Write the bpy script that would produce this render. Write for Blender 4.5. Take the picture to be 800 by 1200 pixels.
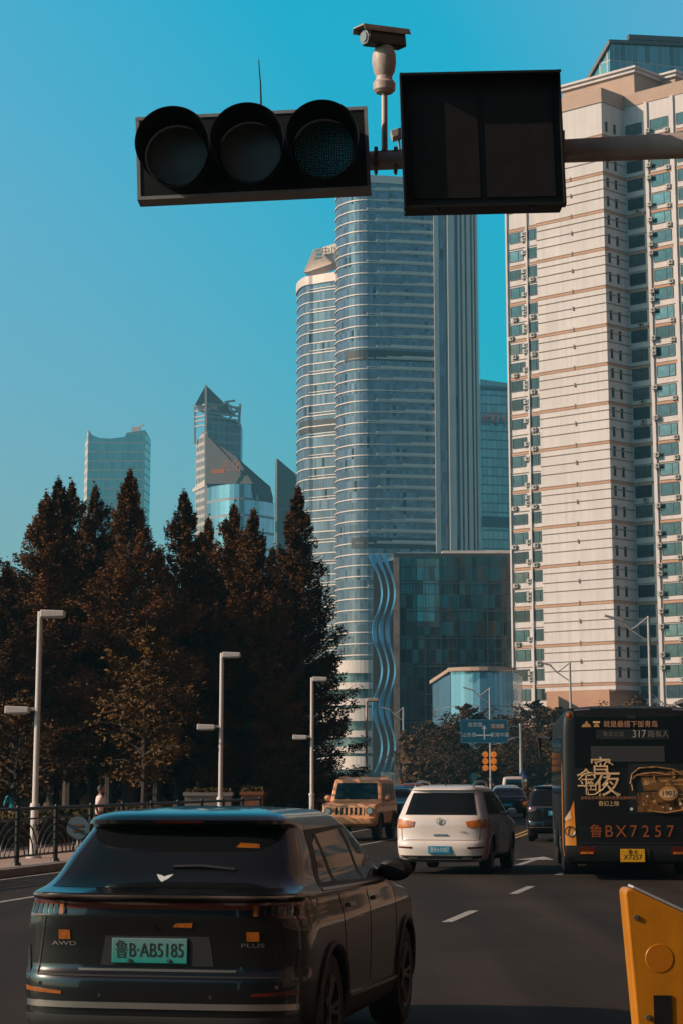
import bpy, bmesh, math, random
from mathutils import Vector, Matrix
from bpy_extras.object_utils import world_to_camera_view
rad = math.radians
PI = math.pi
for o in list(bpy.data.objects):
    bpy.data.objects.remove(o)
C = bpy.context.scene.collection
S = bpy.context.scene

# ---------------------------------------------------------------- camera
FPX, EYE, PITCH, HOR = 2550.0, 1.82, rad(11.5), 912.0
PPY = HOR - FPX * math.tan(PITCH)            # optical axis row: the photograph is cropped off-centre
cd = bpy.data.cameras.new('camera')
cam = bpy.data.objects.new('camera', cd)
C.objects.link(cam)
cam.location = (0, 0, EYE)
cam.rotation_euler = (PI / 2 + PITCH, 0, 0)
cd.sensor_fit = 'VERTICAL'
cd.sensor_height = 36
cd.lens = 36 * FPX / 1200
cd.shift_y = -(600 - PPY) / 1200
cd.clip_start = 0.1
cd.clip_end = 9000
S.camera = cam

# ---------------------------------------------------------------- world and sun
SUN_AZ, SUN_EL = rad(-102), rad(27)           # azimuth clockwise from +Y: from the left, a little behind
w = bpy.data.worlds.new('World')
S.world = w
w.use_nodes = True
nt = w.node_tree
nt.nodes.clear()
sky = nt.nodes.new('ShaderNodeTexSky')
sky.sky_type = 'NISHITA'
sky.sun_disc = False
sky.sun_elevation = SUN_EL
sky.sun_rotation = SUN_AZ
sky.air_density = 1.0
sky.dust_density = 1.2
sky.ozone_density = 1.5
tc = nt.nodes.new('ShaderNodeTexCoord')
sx = nt.nodes.new('ShaderNodeSeparateXYZ')
nt.links.new(tc.outputs['Generated'], sx.inputs[0])
def ramp(src, stops):
    r = nt.nodes.new('ShaderNodeValToRGB')
    nt.links.new(src, r.inputs[0])
    el = r.color_ramp.elements
    el[0].position, el[1].position = stops[0][0], stops[-1][0]
    el[0].color, el[1].color = (*stops[0][1], 1), (*stops[-1][1], 1)
    for pos, col in stops[1:-1]:
        e = el.new(pos); e.color = (*col, 1)
    return r.outputs[0]
def mulc(a, b):
    m = nt.nodes.new('ShaderNodeMix'); m.data_type = 'RGBA'; m.blend_type = 'MULTIPLY'; m.inputs[0].default_value = 1.0
    nt.links.new(a, m.inputs[6]); nt.links.new(b, m.inputs[7])
    return m.outputs[2]
# teal cast of the clear sky: deeper with height and away from the sun, dim overhead
byz = ramp(sx.outputs['Z'], [(0, (.9, .63, .62)), (.12, (1, .80, .80)), (.23, (1, 1.07, 1.07)), (.355, (1, 1.35, 1.31)), (.45, (1, .62, .60)), (.60, (1, .30, .30)), (.9, (.8, .2, .2))])
ma = nt.nodes.new('ShaderNodeMath'); ma.operation = 'MULTIPLY_ADD'
nt.links.new(sx.outputs['X'], ma.inputs[0]); ma.inputs[1].default_value = 1.5; nt.links.new(sx.outputs['Z'], ma.inputs[2])
mr = nt.nodes.new('ShaderNodeMapRange'); mr.inputs[1].default_value = -.5; mr.inputs[2].default_value = 1.5
nt.links.new(ma.outputs[0], mr.inputs[0])
bys = ramp(mr.outputs[0], [(0, (.55, 1, 1)), (.2, (.50, 1, 1)), (.265, (.42, 1, 1)), (.32, (.25, 1, 1)), (.40, (0, 1, 1)), (.45, (0, 1, 1)), (.54, (.5, 1, 1)), (.75, (.7, 1, 1)), (1, (.7, .9, .9))])
skyc = mulc(mulc(sky.outputs[0], byz), bys)
bg = nt.nodes.new('ShaderNodeBackground')
bg.inputs[1].default_value = 0.15
out = nt.nodes.new('ShaderNodeOutputWorld')
nt.links.new(skyc, bg.inputs[0])
nt.links.new(bg.outputs[0], out.inputs[0])

sl = bpy.data.lights.new('sun', 'SUN')
sl.energy = 4.6
sl.angle = rad(0.5)
sl.color = (1.0, 0.77, 0.60)
sun = bpy.data.objects.new('sun', sl)
C.objects.link(sun)
sd = Vector((math.sin(SUN_AZ) * math.cos(SUN_EL), math.cos(SUN_AZ) * math.cos(SUN_EL), math.sin(SUN_EL)))
sun.rotation_euler = (-sd).to_track_quat('-Z', 'Y').to_euler()

S.view_settings.view_transform = 'Standard'
S.view_settings.look = 'None'
S.view_settings.gamma = 1
S.view_settings.exposure = 0.0
S.cycles.max_bounces = 6
S.cycles.diffuse_bounces = 2
S.cycles.glossy_bounces = 3
S.cycles.transmission_bounces = 3
S.cycles.volume_bounces = 0
S.cycles.caustics_reflective = False
S.cycles.caustics_refractive = False
S.cycles.use_denoising = True

# ---------------------------------------------------------------- measuring helpers
_f = Vector((0, math.cos(PITCH), math.sin(PITCH)))
_u = Vector((0, -math.sin(PITCH), math.cos(PITCH)))
def ray(px, py):
    return Vector((1, 0, 0)) * ((px - 400) / FPX) + _u * ((PPY - py) / FPX) + _f
def at(px, py, Y):
    d = ray(px, py)
    return Vector((0, 0, EYE)) + d * (Y / d.y)
def gp(px, py, z=0.0):
    d = ray(px, py)
    return Vector((0, 0, EYE)) + d * ((z - EYE) / d.z)
def zat(py, Y, px=400):
    return at(px, py, Y).z
def cl(Y):                                     # reference line of the street: straight, then bending left
    if Y < 55: return .2 * Y
    if Y < 130: return 11 + .2 * (Y - 55) - .5 * (.2 / 75) * (Y - 55) ** 2
    return 18.5

# ---------------------------------------------------------------- mesh builder
class MB:
    def __init__(s):
        s.v, s.f, s.m, s.s, s.uv = [], [], [], [], None
        s.cur, s.smooth = 0, False
    def add(s, vs, fs, smooth=None):
        b = len(s.v)
        s.v += [tuple(p) for p in vs]
        for f in fs:
            s.f.append([b + i for i in f])
            s.m.append(s.cur)
            s.s.append(s.smooth if smooth is None else smooth)
        return s
    def box(s, c, size, rz=0, M=None):
        x, y, z = size[0] / 2, size[1] / 2, size[2] / 2
        R = M or Matrix.Rotation(rz, 3, 'Z')
        c = Vector(c)
        vs = [c + R @ Vector((a * x, b * y, d * z)) for a in (-1, 1) for b in (-1, 1) for d in (-1, 1)]
        return s.add(vs, [(0, 1, 3, 2), (4, 6, 7, 5), (0, 4, 5, 1), (2, 3, 7, 6), (0, 2, 6, 4), (1, 5, 7, 3)])
    def bar(s, p0, p1, w, h):
        p0, p1 = Vector(p0), Vector(p1)
        d = p1 - p0
        q = d.to_track_quat('X', 'Z').to_matrix()
        return s.box((p0 + p1) / 2, (d.length, w, h), M=q)
    def quad(s, a, b, c, d):
        return s.add([a, b, c, d], [(0, 1, 2, 3)])
    def cyl(s, p0, p1, r0, r1=None, n=14, caps=True, smooth=True):
        r1 = r0 if r1 is None else r1
        p0, p1 = Vector(p0), Vector(p1)
        q = (p1 - p0).to_track_quat('Z', 'Y').to_matrix()
        vs = []
        for p, r in ((p0, r0), (p1, r1)):
            vs += [p + q @ Vector((math.cos(2 * PI * i / n) * r, math.sin(2 * PI * i / n) * r, 0)) for i in range(n)]
        s.add(vs, [(i, (i + 1) % n, n + (i + 1) % n, n + i) for i in range(n)], smooth)
        if caps:
            s.add(vs[:n], [tuple(range(n - 1, -1, -1))], False)
            s.add(vs[n:], [tuple(range(n))], False)
        return s
    def tube(s, pts, r, n=8):
        pts = [Vector(p) for p in pts]
        rs = r if isinstance(r, (list, tuple)) else [r] * len(pts)
        vs = []
        for i, p in enumerate(pts):
            d = (pts[min(i + 1, len(pts) - 1)] - pts[max(i - 1, 0)]).normalized()
            up = Vector((0, 0, 1)) if abs(d.z) < .95 else Vector((0, 1, 0))
            a = d.cross(up).normalized(); b = a.cross(d)
            vs += [p + (a * math.cos(2 * PI * k / n) + b * math.sin(2 * PI * k / n)) * rs[i] for k in range(n)]
        fs = [(i * n + k, i * n + (k + 1) % n, (i + 1) * n + (k + 1) % n, (i + 1) * n + k) for i in range(len(pts) - 1) for k in range(n)]
        s.add(vs, fs, True)
        L = (len(pts) - 1) * n
        s.add(vs[:n], [tuple(range(n - 1, -1, -1))], False)
        s.add(vs[L:], [tuple(range(n))], False)
        return s
    def prism(s, base, off):                   # polygon (3-D points) swept by a vector
        off = Vector(off); n = len(base)
        vs = [Vector(p) for p in base] + [Vector(p) + off for p in base]
        return s.add(vs, [tuple(range(n - 1, -1, -1)), tuple(range(n, 2 * n))] + [(i, (i + 1) % n, n + (i + 1) % n, n + i) for i in range(n)])
    def grid(s, rows, smooth=True, close=False):
        n = len(rows[0]); vs = [p for r in rows for p in r]; fs = []
        for i in range(len(rows) - 1):
            for k in range(n if close else n - 1):
                fs.append((i * n + k, i * n + (k + 1) % n, (i + 1) * n + (k + 1) % n, (i + 1) * n + k))
        return s.add(vs, fs, smooth)
    def lathe(s, prof, c, axis='Z', n=24):     # prof: (radius, along)
        rows = []
        for r, h in prof:
            row = []
            for k in range(n):
                a = 2 * PI * k / n
                p = (r * math.cos(a), r * math.sin(a), h)
                if axis == 'Y': p = (p[0], h, p[1])
                if axis == 'X': p = (h, p[0], p[1])
                row.append(Vector(c) + Vector(p))
            rows.append(row)
        return s.grid(rows, True, True)
    def build(s, name, mats, parent=None, recalc=True, sharp=35, uv=None, bevel=0):
        me = bpy.data.meshes.new(name)
        me.from_pydata(s.v, [], s.f)
        if not isinstance(mats, (list, tuple)): mats = [mats]
        for m in mats: me.materials.append(m)
        me.polygons.foreach_set('material_index', s.m)
        me.polygons.foreach_set('use_smooth', s.s)
        if uv is not None:
            ul = me.uv_layers.new(name='UVMap')
            for lp in me.loops:
                ul.data[lp.index].uv = uv[lp.vertex_index]
        if recalc or bevel:
            bm = bmesh.new(); bm.from_mesh(me)
            if recalc: bmesh.ops.recalc_face_normals(bm, faces=bm.faces)
            bm.to_mesh(me); bm.free()
        if any(s.s): me.set_sharp_from_angle(angle=rad(sharp))
        o = bpy.data.objects.new(name, me)
        C.objects.link(o)
        if parent: o.parent = parent
        if bevel:
            b = o.modifiers.new('bevel', 'BEVEL'); b.width = bevel; b.segments = 2; b.limit_method = 'ANGLE'; b.angle_limit = rad(40)
        return o

def tag(o, label=None, cat=None, group=None, kind=None):
    if label: o['label'] = label
    if cat: o['category'] = cat
    if group: o['group'] = group
    if kind: o['kind'] = kind
    return o
def thing(name, label, cat, loc=(0, 0, 0), rz=0, group=None):
    o = bpy.data.objects.new(name, None)
    C.objects.link(o)
    o.empty_display_size = .2
    o.location = loc
    o.rotation_euler = (0, 0, rz)
    return tag(o, label, cat, group)
def dup(src, loc=None, rz=None, label=None, scale=None):
    def cp(o, parent):
        c = o.copy(); C.objects.link(c); c.parent = parent
        for ch in o.children: cp(ch, c)
        return c
    r = cp(src, None)
    if loc is not None: r.location = loc
    if rz is not None: r.rotation_euler = (0, 0, rz)
    if scale is not None: r.scale = scale if isinstance(scale, (tuple, list)) else (scale,) * 3
    if label: r['label'] = label
    return r

# ---------------------------------------------------------------- materials
def lin(r, g, b):
    f = lambda c: (c / 255 / 12.92) if c <= 10 else ((c / 255 + .055) / 1.055) ** 2.4
    return (f(r), f(g), f(b))
def mat(name, col, rough=.6, metal=0, noise=0, scale=3, coat=0, spec=.5, emit=0, bump=0, col2=None, stretch=None, croug=.05):
    m = bpy.data.materials.new(name); m.use_nodes = True
    n = m.node_tree.nodes; L = m.node_tree.links; p = n['Principled BSDF']
    p.inputs['Base Color'].default_value = (*col, 1)
    p.inputs['Roughness'].default_value = rough
    p.inputs['Metallic'].default_value = metal
    p.inputs['Specular IOR Level'].default_value = spec
    p.inputs['Coat Weight'].default_value = coat
    p.inputs['Coat Roughness'].default_value = croug
    if emit:
        p.inputs['Emission Color'].default_value = (*col, 1); p.inputs['Emission Strength'].default_value = emit
    if noise or bump or col2:
        t = n.new('ShaderNodeTexCoord'); x = n.new('ShaderNodeTexNoise')
        x.inputs['Scale'].default_value = scale; x.inputs['Detail'].default_value = 8; x.inputs['Roughness'].default_value = .65
        if stretch:
            mp = n.new('ShaderNodeMapping'); mp.inputs['Scale'].default_value = stretch
            L.new(t.outputs['Object'], mp.inputs[0]); L.new(mp.outputs[0], x.inputs['Vector'])
        else: L.new(t.outputs['Object'], x.inputs['Vector'])
        if noise or col2:
            r = n.new('ShaderNodeValToRGB'); L.new(x.outputs['Fac'], r.inputs[0])
            a, b = r.color_ramp.elements; a.position, b.position = .32, .68
            c2 = col2 or tuple(min(1, c * (1 + noise)) for c in col); c1 = tuple(c * (1 - noise) for c in col)
            a.color = (*c1, 1); b.color = (*c2, 1)
            L.new(r.outputs[0], p.inputs['Base Color'])
        if bump:
            bp = n.new('ShaderNodeBump'); bp.inputs['Strength'].default_value = bump; bp.inputs['Distance'].default_value = .02
            L.new(x.outputs['Fac'], bp.inputs['Height']); L.new(bp.outputs[0], p.inputs['Normal'])
    return m
def curtain(name, col, pane=1.5, floor=3.5, line=(.1, .1, .1), lw=.06, lh=.08, metal=.6, rough=.12, var=.35, tilt=.012, col2=None, frac2=.0):
    """glass curtain wall laid out by UV in metres: mullions, floor joints, pane-to-pane tint and tilt"""
    m = bpy.data.materials.new(name); m.use_nodes = True
    n = m.node_tree.nodes; L = m.node_tree.links; p = n['Principled BSDF']
    def math_(op, a, b=None):
        q = n.new('ShaderNodeMath'); q.operation = op
        for i, v in enumerate((a, b)):
            if v is None: continue
            if isinstance(v, (int, float)): q.inputs[i].default_value = v
            else: L.new(v, q.inputs[i])
        return q.outputs[0]
    uv = n.new('ShaderNodeUVMap'); sp = n.new('ShaderNodeSeparateXYZ'); L.new(uv.outputs[0], sp.inputs[0])
    u = math_('DIVIDE', sp.outputs[0], pane); v = math_('DIVIDE', sp.outputs[1], floor)
    fu = math_('FRACT', u); fv = math_('FRACT', v)
    isl = math_('MAXIMUM', math_('LESS_THAN', fu, lw), math_('LESS_THAN', fv, lh))
    cb = n.new('ShaderNodeCombineXYZ'); L.new(math_('FLOOR', u), cb.inputs[0]); L.new(math_('FLOOR', v), cb.inputs[1])
    wn = n.new('ShaderNodeTexWhiteNoise'); L.new(cb.outputs[0], wn.inputs['Vector'])
    rp = n.new('ShaderNodeValToRGB'); L.new(wn.outputs['Value'], rp.inputs[0])
    a, b = rp.color_ramp.elements
    a.color = (*[c * (1 - var) for c in col], 1); b.color = (*[min(1, c * (1 + var)) for c in col], 1)
    if col2:
        b.position = 1 - frac2
        e = rp.color_ramp.elements.new(min(.999, 1 - frac2 + .01)); e.color = (*col2, 1)
    mx = n.new('ShaderNodeMix'); mx.data_type = 'RGBA'
    L.new(isl, mx.inputs[0]); L.new(rp.outputs[0], mx.inputs[6]); mx.inputs[7].default_value = (*line, 1)
    L.new(mx.outputs[2], p.inputs['Base Color'])
    L.new(math_('MULTIPLY', math_('SUBTRACT', 1.0, isl), metal), p.inputs['Metallic'])
    L.new(math_('ADD', math_('MULTIPLY', isl, .4), rough), p.inputs['Roughness'])
    g = n.new('ShaderNodeNewGeometry')
    vm = n.new('ShaderNodeVectorMath'); vm.operation = 'MULTIPLY_ADD'
    L.new(wn.outputs['Color'], vm.inputs[0]); vm.inputs[1].default_value = (tilt * 2,) * 3
    v2 = n.new('ShaderNodeVectorMath'); v2.operation = 'SUBTRACT'; L.new(g.outputs['Normal'], v2.inputs[0]); v2.inputs[1].default_value = (tilt,) * 3
    L.new(v2.outputs[0], vm.inputs[2])
    nm = n.new('ShaderNodeVectorMath'); nm.operation = 'NORMALIZE'; L.new(vm.outputs[0], nm.inputs[0])
    L.new(nm.outputs[0], p.inputs['Normal'])
    return m

def asphalt():
    m = mat('asphalt', (.034, .024, .018), .85, noise=.25, scale=.35, spec=.15)
    n = m.node_tree.nodes; L = m.node_tree.links; p = n['Principled BSDF']
    t = n.new('ShaderNodeTexCoord')
    a = n.new('ShaderNodeTexNoise'); a.inputs['Scale'].default_value = 55; a.inputs['Detail'].default_value = 4; L.new(t.outputs['Object'], a.inputs['Vector'])
    mp = n.new('ShaderNodeMapping'); mp.inputs['Rotation'].default_value = (0, 0, rad(11.3)); mp.inputs['Scale'].default_value = (.9, .03, 1)
    L.new(t.outputs['Object'], mp.inputs[0])
    s_ = n.new('ShaderNodeTexNoise'); s_.inputs['Scale'].default_value = 1.0; s_.inputs['Detail'].default_value = 5; L.new(mp.outputs[0], s_.inputs['Vector'])
    base = p.inputs['Base Color'].links[0].from_socket
    for src, lo, hi in ((a, .55, 1.45), (s_, .6, 1.35)):
        r = n.new('ShaderNodeMapRange'); r.inputs[1].default_value = .3; r.inputs[2].default_value = .7; r.inputs[3].default_value = lo; r.inputs[4].default_value = hi
        L.new(src.outputs['Fac'], r.inputs[0])
        mm = n.new('ShaderNodeMix'); mm.data_type = 'RGBA'; mm.blend_type = 'MULTIPLY'; mm.inputs[0].default_value = 1
        L.new(base, mm.inputs[6]); L.new(r.outputs[0], mm.inputs[7]); base = mm.outputs[2]
    L.new(base, p.inputs['Base Color'])
    b = n.new('ShaderNodeBump'); b.inputs['Strength'].default_value = .35; b.inputs['Distance'].default_value = .01
    L.new(a.outputs['Fac'], b.inputs['Height']); L.new(b.outputs[0], p.inputs['Normal'])
    return m
def leafmat(name, c1, c2, scale=.5):
    m = mat(name, c1, .75, noise=.4, scale=scale, col2=c2, spec=.2)
    n = m.node_tree.nodes; L = m.node_tree.links; p = n['Principled BSDF']
    oi = n.new('ShaderNodeObjectInfo'); r = n.new('ShaderNodeMapRange'); r.inputs[3].default_value = .65; r.inputs[4].default_value = 1.3
    L.new(oi.outputs['Random'], r.inputs[0])
    mm = n.new('ShaderNodeMix'); mm.data_type = 'RGBA'; mm.blend_type = 'MULTIPLY'; mm.inputs[0].default_value = 1
    L.new(p.inputs['Base Color'].links[0].from_socket, mm.inputs[6]); L.new(r.outputs[0], mm.inputs[7]); L.new(mm.outputs[2], p.inputs['Base Color'])
    return m

def streaks(m, lo=.82, scale=(.9, .9, .05)):
    n = m.node_tree.nodes; L = m.node_tree.links; p = n['Principled BSDF']
    t = n.new('ShaderNodeTexCoord'); mp = n.new('ShaderNodeMapping'); mp.inputs['Scale'].default_value = scale; L.new(t.outputs['Object'], mp.inputs[0])
    x = n.new('ShaderNodeTexNoise'); x.inputs['Scale'].default_value = 1; x.inputs['Detail'].default_value = 7; x.inputs['Roughness'].default_value = .7; L.new(mp.outputs[0], x.inputs['Vector'])
    r = n.new('ShaderNodeMapRange'); r.inputs[1].default_value = .38; r.inputs[2].default_value = .62; r.inputs[3].default_value = lo; r.inputs[4].default_value = 1.0; L.new(x.outputs['Fac'], r.inputs[0])
    mm = n.new('ShaderNodeMix'); mm.data_type = 'RGBA'; mm.blend_type = 'MULTIPLY'; mm.inputs[0].default_value = 1
    bc = p.inputs['Base Color']
    if bc.links: L.new(bc.links[0].from_socket, mm.inputs[6])
    else: mm.inputs[6].default_value = bc.default_value
    L.new(r.outputs[0], mm.inputs[7]); L.new(mm.outputs[2], bc)
    return m

M = dict(
    asphalt=asphalt(),
    ground=mat('dry_ground', (.05, .04, .03), .9, noise=.4, scale=.2),
    paving=mat('pink_paving', (.40, .27, .21), .85, noise=.15, scale=.8),
    kerb=mat('kerb_stone', (.22, .19, .17), .8, noise=.2, scale=2),
    white_line=mat('road_paint', (.36, .32, .295), .7, noise=.62, scale=11),
    yellow_line=mat('yellow_road_paint', (.48, .25, .06), .7, noise=.3, scale=6),
    black_metal=mat('black_metal', (.008, .008, .008), .45),
    black_plastic=mat('black_plastic', (.006, .006, .006), .55),
    rubber=mat('rubber', (.012, .011, .011), .8, noise=.3, scale=8),
    pole=mat('galvanised_pole', (.42, .38, .36), .45, metal=.15, noise=.12, scale=3),
    lamp_white=mat('painted_white_steel', (.62, .54, .50), .5, noise=.08, scale=2),
    chrome=mat('chrome', (.7, .7, .7), .12, metal=1),
    bright=mat('satin_silver', (.55, .53, .52), .3, metal=.9),
    dark_glass=mat('dark_glass', (.006, .007, .008), .04, spec=.6),
    cabin_glass=mat('tinted_car_glass', (.008, .009, .010), .05, spec=.5),
)

# ================================================================ SETTING
def strip(mb, o0, o1, y0, y1, z, step=3.0, th=None):
    n = max(1, int(math.ceil((y1 - y0) / step)))
    ys = [y0 + (y1 - y0) * i / n for i in range(n + 1)]
    if th is None:
        mb.grid([[(cl(y) + o0, y, z), (cl(y) + o1, y, z)] for y in ys], False)
    else:
        a = [[(cl(y) + o0, y, z - th), (cl(y) + o0, y, z), (cl(y) + o1, y, z), (cl(y) + o1, y, z - th)] for y in ys]
        mb.grid(a, False)
        mb.add(a[0], [(0, 1, 2, 3)]); mb.add(a[-1], [(0, 1, 2, 3)])
    return mb
g = MB(); g.quad((-3000, -600, -.03), (3000, -600, -.03), (3000, 5000, -.03), (-3000, 5000, -.03))
tag(g.build('ground', M['ground'], recalc=False), kind='structure')
r = MB(); strip(r, -14.7, 3.0, 14, 900, 0.0)
r.quad((-70, -60, 0), (70, -60, 0), (70, 14, 0), (-70, 14, 0))
tag(r.build('road', M['asphalt'], recalc=False), kind='structure')
k = MB(); strip(k, -15.0, -14.7, 22, 400, .14, th=.3)
strip(k, 3.0, 3.3, 22, 400, .14, th=.3)
tag(k.build('kerb', M['kerb']), kind='structure')
p = MB(); strip(p, -19.2, -15.0, 22, 400, .13, th=.3); strip(p, 3.3, 9, 22, 400, .13, th=.3)
tag(p.build('pavement', M['paving']), kind='structure')
m_ = MB()
for i in range(-1, 22):
    y = 29.0 + 7 * i
    strip(m_, -4.52, -4.38, y, y + 2.5, .004, 1.25)
strip(m_, -11.9, -11.78, 20, 200, .004)
strip(m_, -14.45, -14.33, 22, 200, .004)
# straight-ahead arrow in the lane of the white car
def arrow(o, y):
    strip(m_, o - .08, o + .08, y, y + 3.4, .004, 1.2)
    m_.add([(cl(y + 3.4) + o - .45, y + 3.4, .004), (cl(y + 3.4) + o + .45, y + 3.4, .004), (cl(y + 5.4) + o, y + 5.4, .004)], [(0, 1, 2)])
arrow(-5.8, 47.5); arrow(-6.4, 88); arrow(-2.4, 88)
for i in range(-16, 9):                                       # zebra crossing in front of the camera
    X = -.6 + i * 1.15
    a = Vector((.196, .98, 0)); b = Vector((.98, -.196, 0))
    c0 = Vector((0, 14.55, .004)) + b * X
    m_.quad(c0 - b * .24 - a * 3.2, c0 + b * .24 - a * 3.2, c0 + b * .24, c0 - b * .24)
tag(m_.build('road_marking', M['white_line'], recalc=False), kind='structure')
m_ = MB(); strip(m_, -8.55, -8.43, 56, 300, .004); strip(m_, -8.28, -8.16, 56, 300, .004)
tag(m_.build('centre_line', M['yellow_line'], recalc=False), kind='structure')

# ---- railing along the kerb
def sw(off, Y, z=.13): return Vector((cl(Y) + off, Y, z))
rail = thing('railing', 'black metal railing with fanned arches along the left kerb', 'railing', sw(-15.25, 40))
def rl(off, Y, z): return sw(off, Y, z) - rail.location
FY0, NB, DY = 32.6, 14, 2.32
mt = MB()
ys = [FY0 + DY * i for i in range(NB + 1)]
mt.tube([rl(-15.25, y, 1.22) for y in ys], .035)
mt.build('top_rail', M['black_metal'], rail)
mt = MB(); mt.tube([rl(-15.25, y, 1.02) for y in ys], .018); mt.build('rail', M['black_metal'], rail)
mt = MB(); mt.tube([rl(-15.25, y, .30) for y in ys], .022); mt.build('rail', M['black_metal'], rail)
for i, y in enumerate(ys):
    q = MB(); b = rl(-15.25, y, .13)
    q.cyl(b, b + Vector((0, 0, .06)), .10, .08, 12); q.cyl(b, b + Vector((0, 0, 1.09)), .052, .052, 12)
    q.cyl(b + Vector((0, 0, 1.09)), b + Vector((0, 0, 1.16)), .06, .03, 12)
    q.build('post', M['black_metal'], rail)
    if i == NB: break
    q = MB(); L = DY
    for side in (0, 1):
        for R_ in (.45, .7, .95, 1.2, 1.45):
            pts = []
            for j in range(15):
                a = PI / 2 * j / 14
                u, h = R_ * math.cos(a), .30 + R_ * math.sin(a) * .62
                if h > 1.0 or u > L * .56: continue
                u = u if side == 0 else L - u
                pts.append(rl(-15.25, y + u, h))
            if len(pts) > 2: q.tube(pts, .016, 5)
    q.build('arch_panel', M['black_metal'], rail)

# round sign fixed to the railing
Pd = at(92, 970, 45.5)
sg = thing('round_sign', 'small round grey sign fixed behind the black railing near the car', 'sign', (Pd.x, Pd.y, .13))
q = MB(); q.cyl((0, 0, 0), (0, 0, .55), .025, .025, 8); q.build('post', M['pole'], sg)
zc = Pd.z - .13
q = MB(); q.cyl((0, -.04, zc), (0, -.06, zc), .23, .23, 24); q.build('sign_plate', mat('sign_grey_blue', (.12, .17, .2), .5, noise=.1), sg)
q = MB(); q.box((0, -.066, zc + .04), (.2, .008, .05)); q.box((0, -.066, zc - .06), (.2, .008, .05))
q.build('sign_text', mat('sign_brown', (.16, .07, .04), .5), sg)

# ---- low planting and hedge behind the pavement
def leaf_cloud(mb, pts, size, rnd, flat=.35, up=None):
    for c in pts:
        a = Vector((rnd.gauss(0, 1), rnd.gauss(0, 1), rnd.gauss(0, 1))).normalized()
        b = a.cross(Vector((rnd.gauss(0, 1), rnd.gauss(0, 1), rnd.gauss(0, 1)))).normalized()
        s = size * rnd.uniform(.6, 1.3); c = Vector(c)
        mb.add([c - a * s, c - b * s * flat, c + a * s, c + b * s * flat], [(0, 1, 2, 3)])
M['hedge'] = leafmat('hedge_leaf', (.035, .024, .008), (.12, .075, .015))
M['needle'] = leafmat('redwood_needles', (.062, .026, .009), (.23, .088, .024), .45)
M['needle_warm'] = leafmat('autumn_needles', (.07, .032, .010), (.20, .09, .018), .6)
M['needle_yellow'] = leafmat('yellow_leaf', (.20, .10, .012), (.40, .20, .02), .6)
M['broad'] = leafmat('brown_broadleaf', (.045, .024, .011), (.125, .060, .024), .5)
M['bark'] = mat('bark', (.045, .03, .022), .9, noise=.4, scale=3, bump=.4, stretch=(3, 3, .5))
rnd = random.Random(5)
hd = thing('hedge', 'low yellowish clipped hedge behind the pavement on the left', 'hedge', sw(-20.5, 50, 0))
q = MB(); pts = []
for i in range(9000):
    y = rnd.uniform(36, 75); o = rnd.uniform(-21.5, -19.4); hh = .85 + .12 * math.sin(y * 1.7)
    z = rnd.uniform(.1, 1) ** .6 * hh
    pts.append(Vector((cl(y) + o, y, z)) - hd.location)
leaf_cloud(q, pts, .10, rnd, .5)
q.build('foliage', M['hedge'], hd, recalc=False)
q = MB()
strip(q, -21.3, -19.6, 36, 75, .75, th=.76)
o = q.build('branches', M['bark'], hd); o.location = -hd.location

# ---- lamp posts
def lamp_post(Y, off=-16.3, h=5.3, lean=.0):
    t = thing('lamp_post', None, 'street lamp', sw(off, Y), 0, 'pale lamp posts along the left pavement')
    q = MB(); q.cyl((0, 0, 0), (0, 0, 1.1), .092, .088, 16); q.cyl((0, 0, 1.1), (lean, 0, h), .066, .058, 16)
    q.cyl((0, 0, 0), (0, 0, .05), .17, .17, 16); q.cyl((0, 0, 1.08), (0, 0, 1.16), .115, .10, 16)
    q.build('post', M['lamp_white'], t)
    q = MB(); q.box((.02, -.088, .55), (.09, .02, .32)); q.build('access_door', M['kerb'], t)
    for sgn, z, x0 in ((1, h - .06, .0), (-1, h - 2.15, .02)):
        lx = lean * z / h
        q = MB(); q.box((lx + sgn * (.06 + (.0 if sgn > 0 else .12)), 0, z + .02), (.30 if sgn < 0 else .2, .09, .07)); q.build('arm', M['lamp_white'], t)
        q = MB()
        cx = lx + sgn * (.28 if sgn > 0 else .44)
        y0 = .17
        q.add([(cx - .26, -y0, z + .09), (cx + .26, -y0, z + .07), (cx + .26, y0, z + .07), (cx - .26, y0, z + .09),
               (cx - .26, -y0, z - .075), (cx + .26, -y0, z - .06), (cx + .26, y0, z - .06), (cx - .26, y0, z - .075)],
              [(0, 1, 2, 3), (7, 6, 5, 4), (0, 4, 5, 1), (1, 5, 6, 2), (2, 6, 7, 3), (3, 7, 4, 0)])
        hd_ = q.build('lamp_head', M['lamp_white'], t, bevel=.02)
        q = MB(); q.box((cx, 0, z - .078), (.42, .26, .02)); q.build('lens', mat('lamp_lens', (.5, .46, .42), .3), hd_)
    return t
proto = lamp_post(48.3)
proto['label'] = 'tallest-looking pale lamp post, beside the railing at the left'
for Y, lab in ((64.6, 'second pale lamp post from the left, before the dark conifers'), (80.5, 'third pale lamp post, just left of the orange off-roader'),
               (102, 'distant pale lamp post in front of the white curved facade')):
    dup(proto, sw(-16.3, Y), 0, lab)

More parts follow.
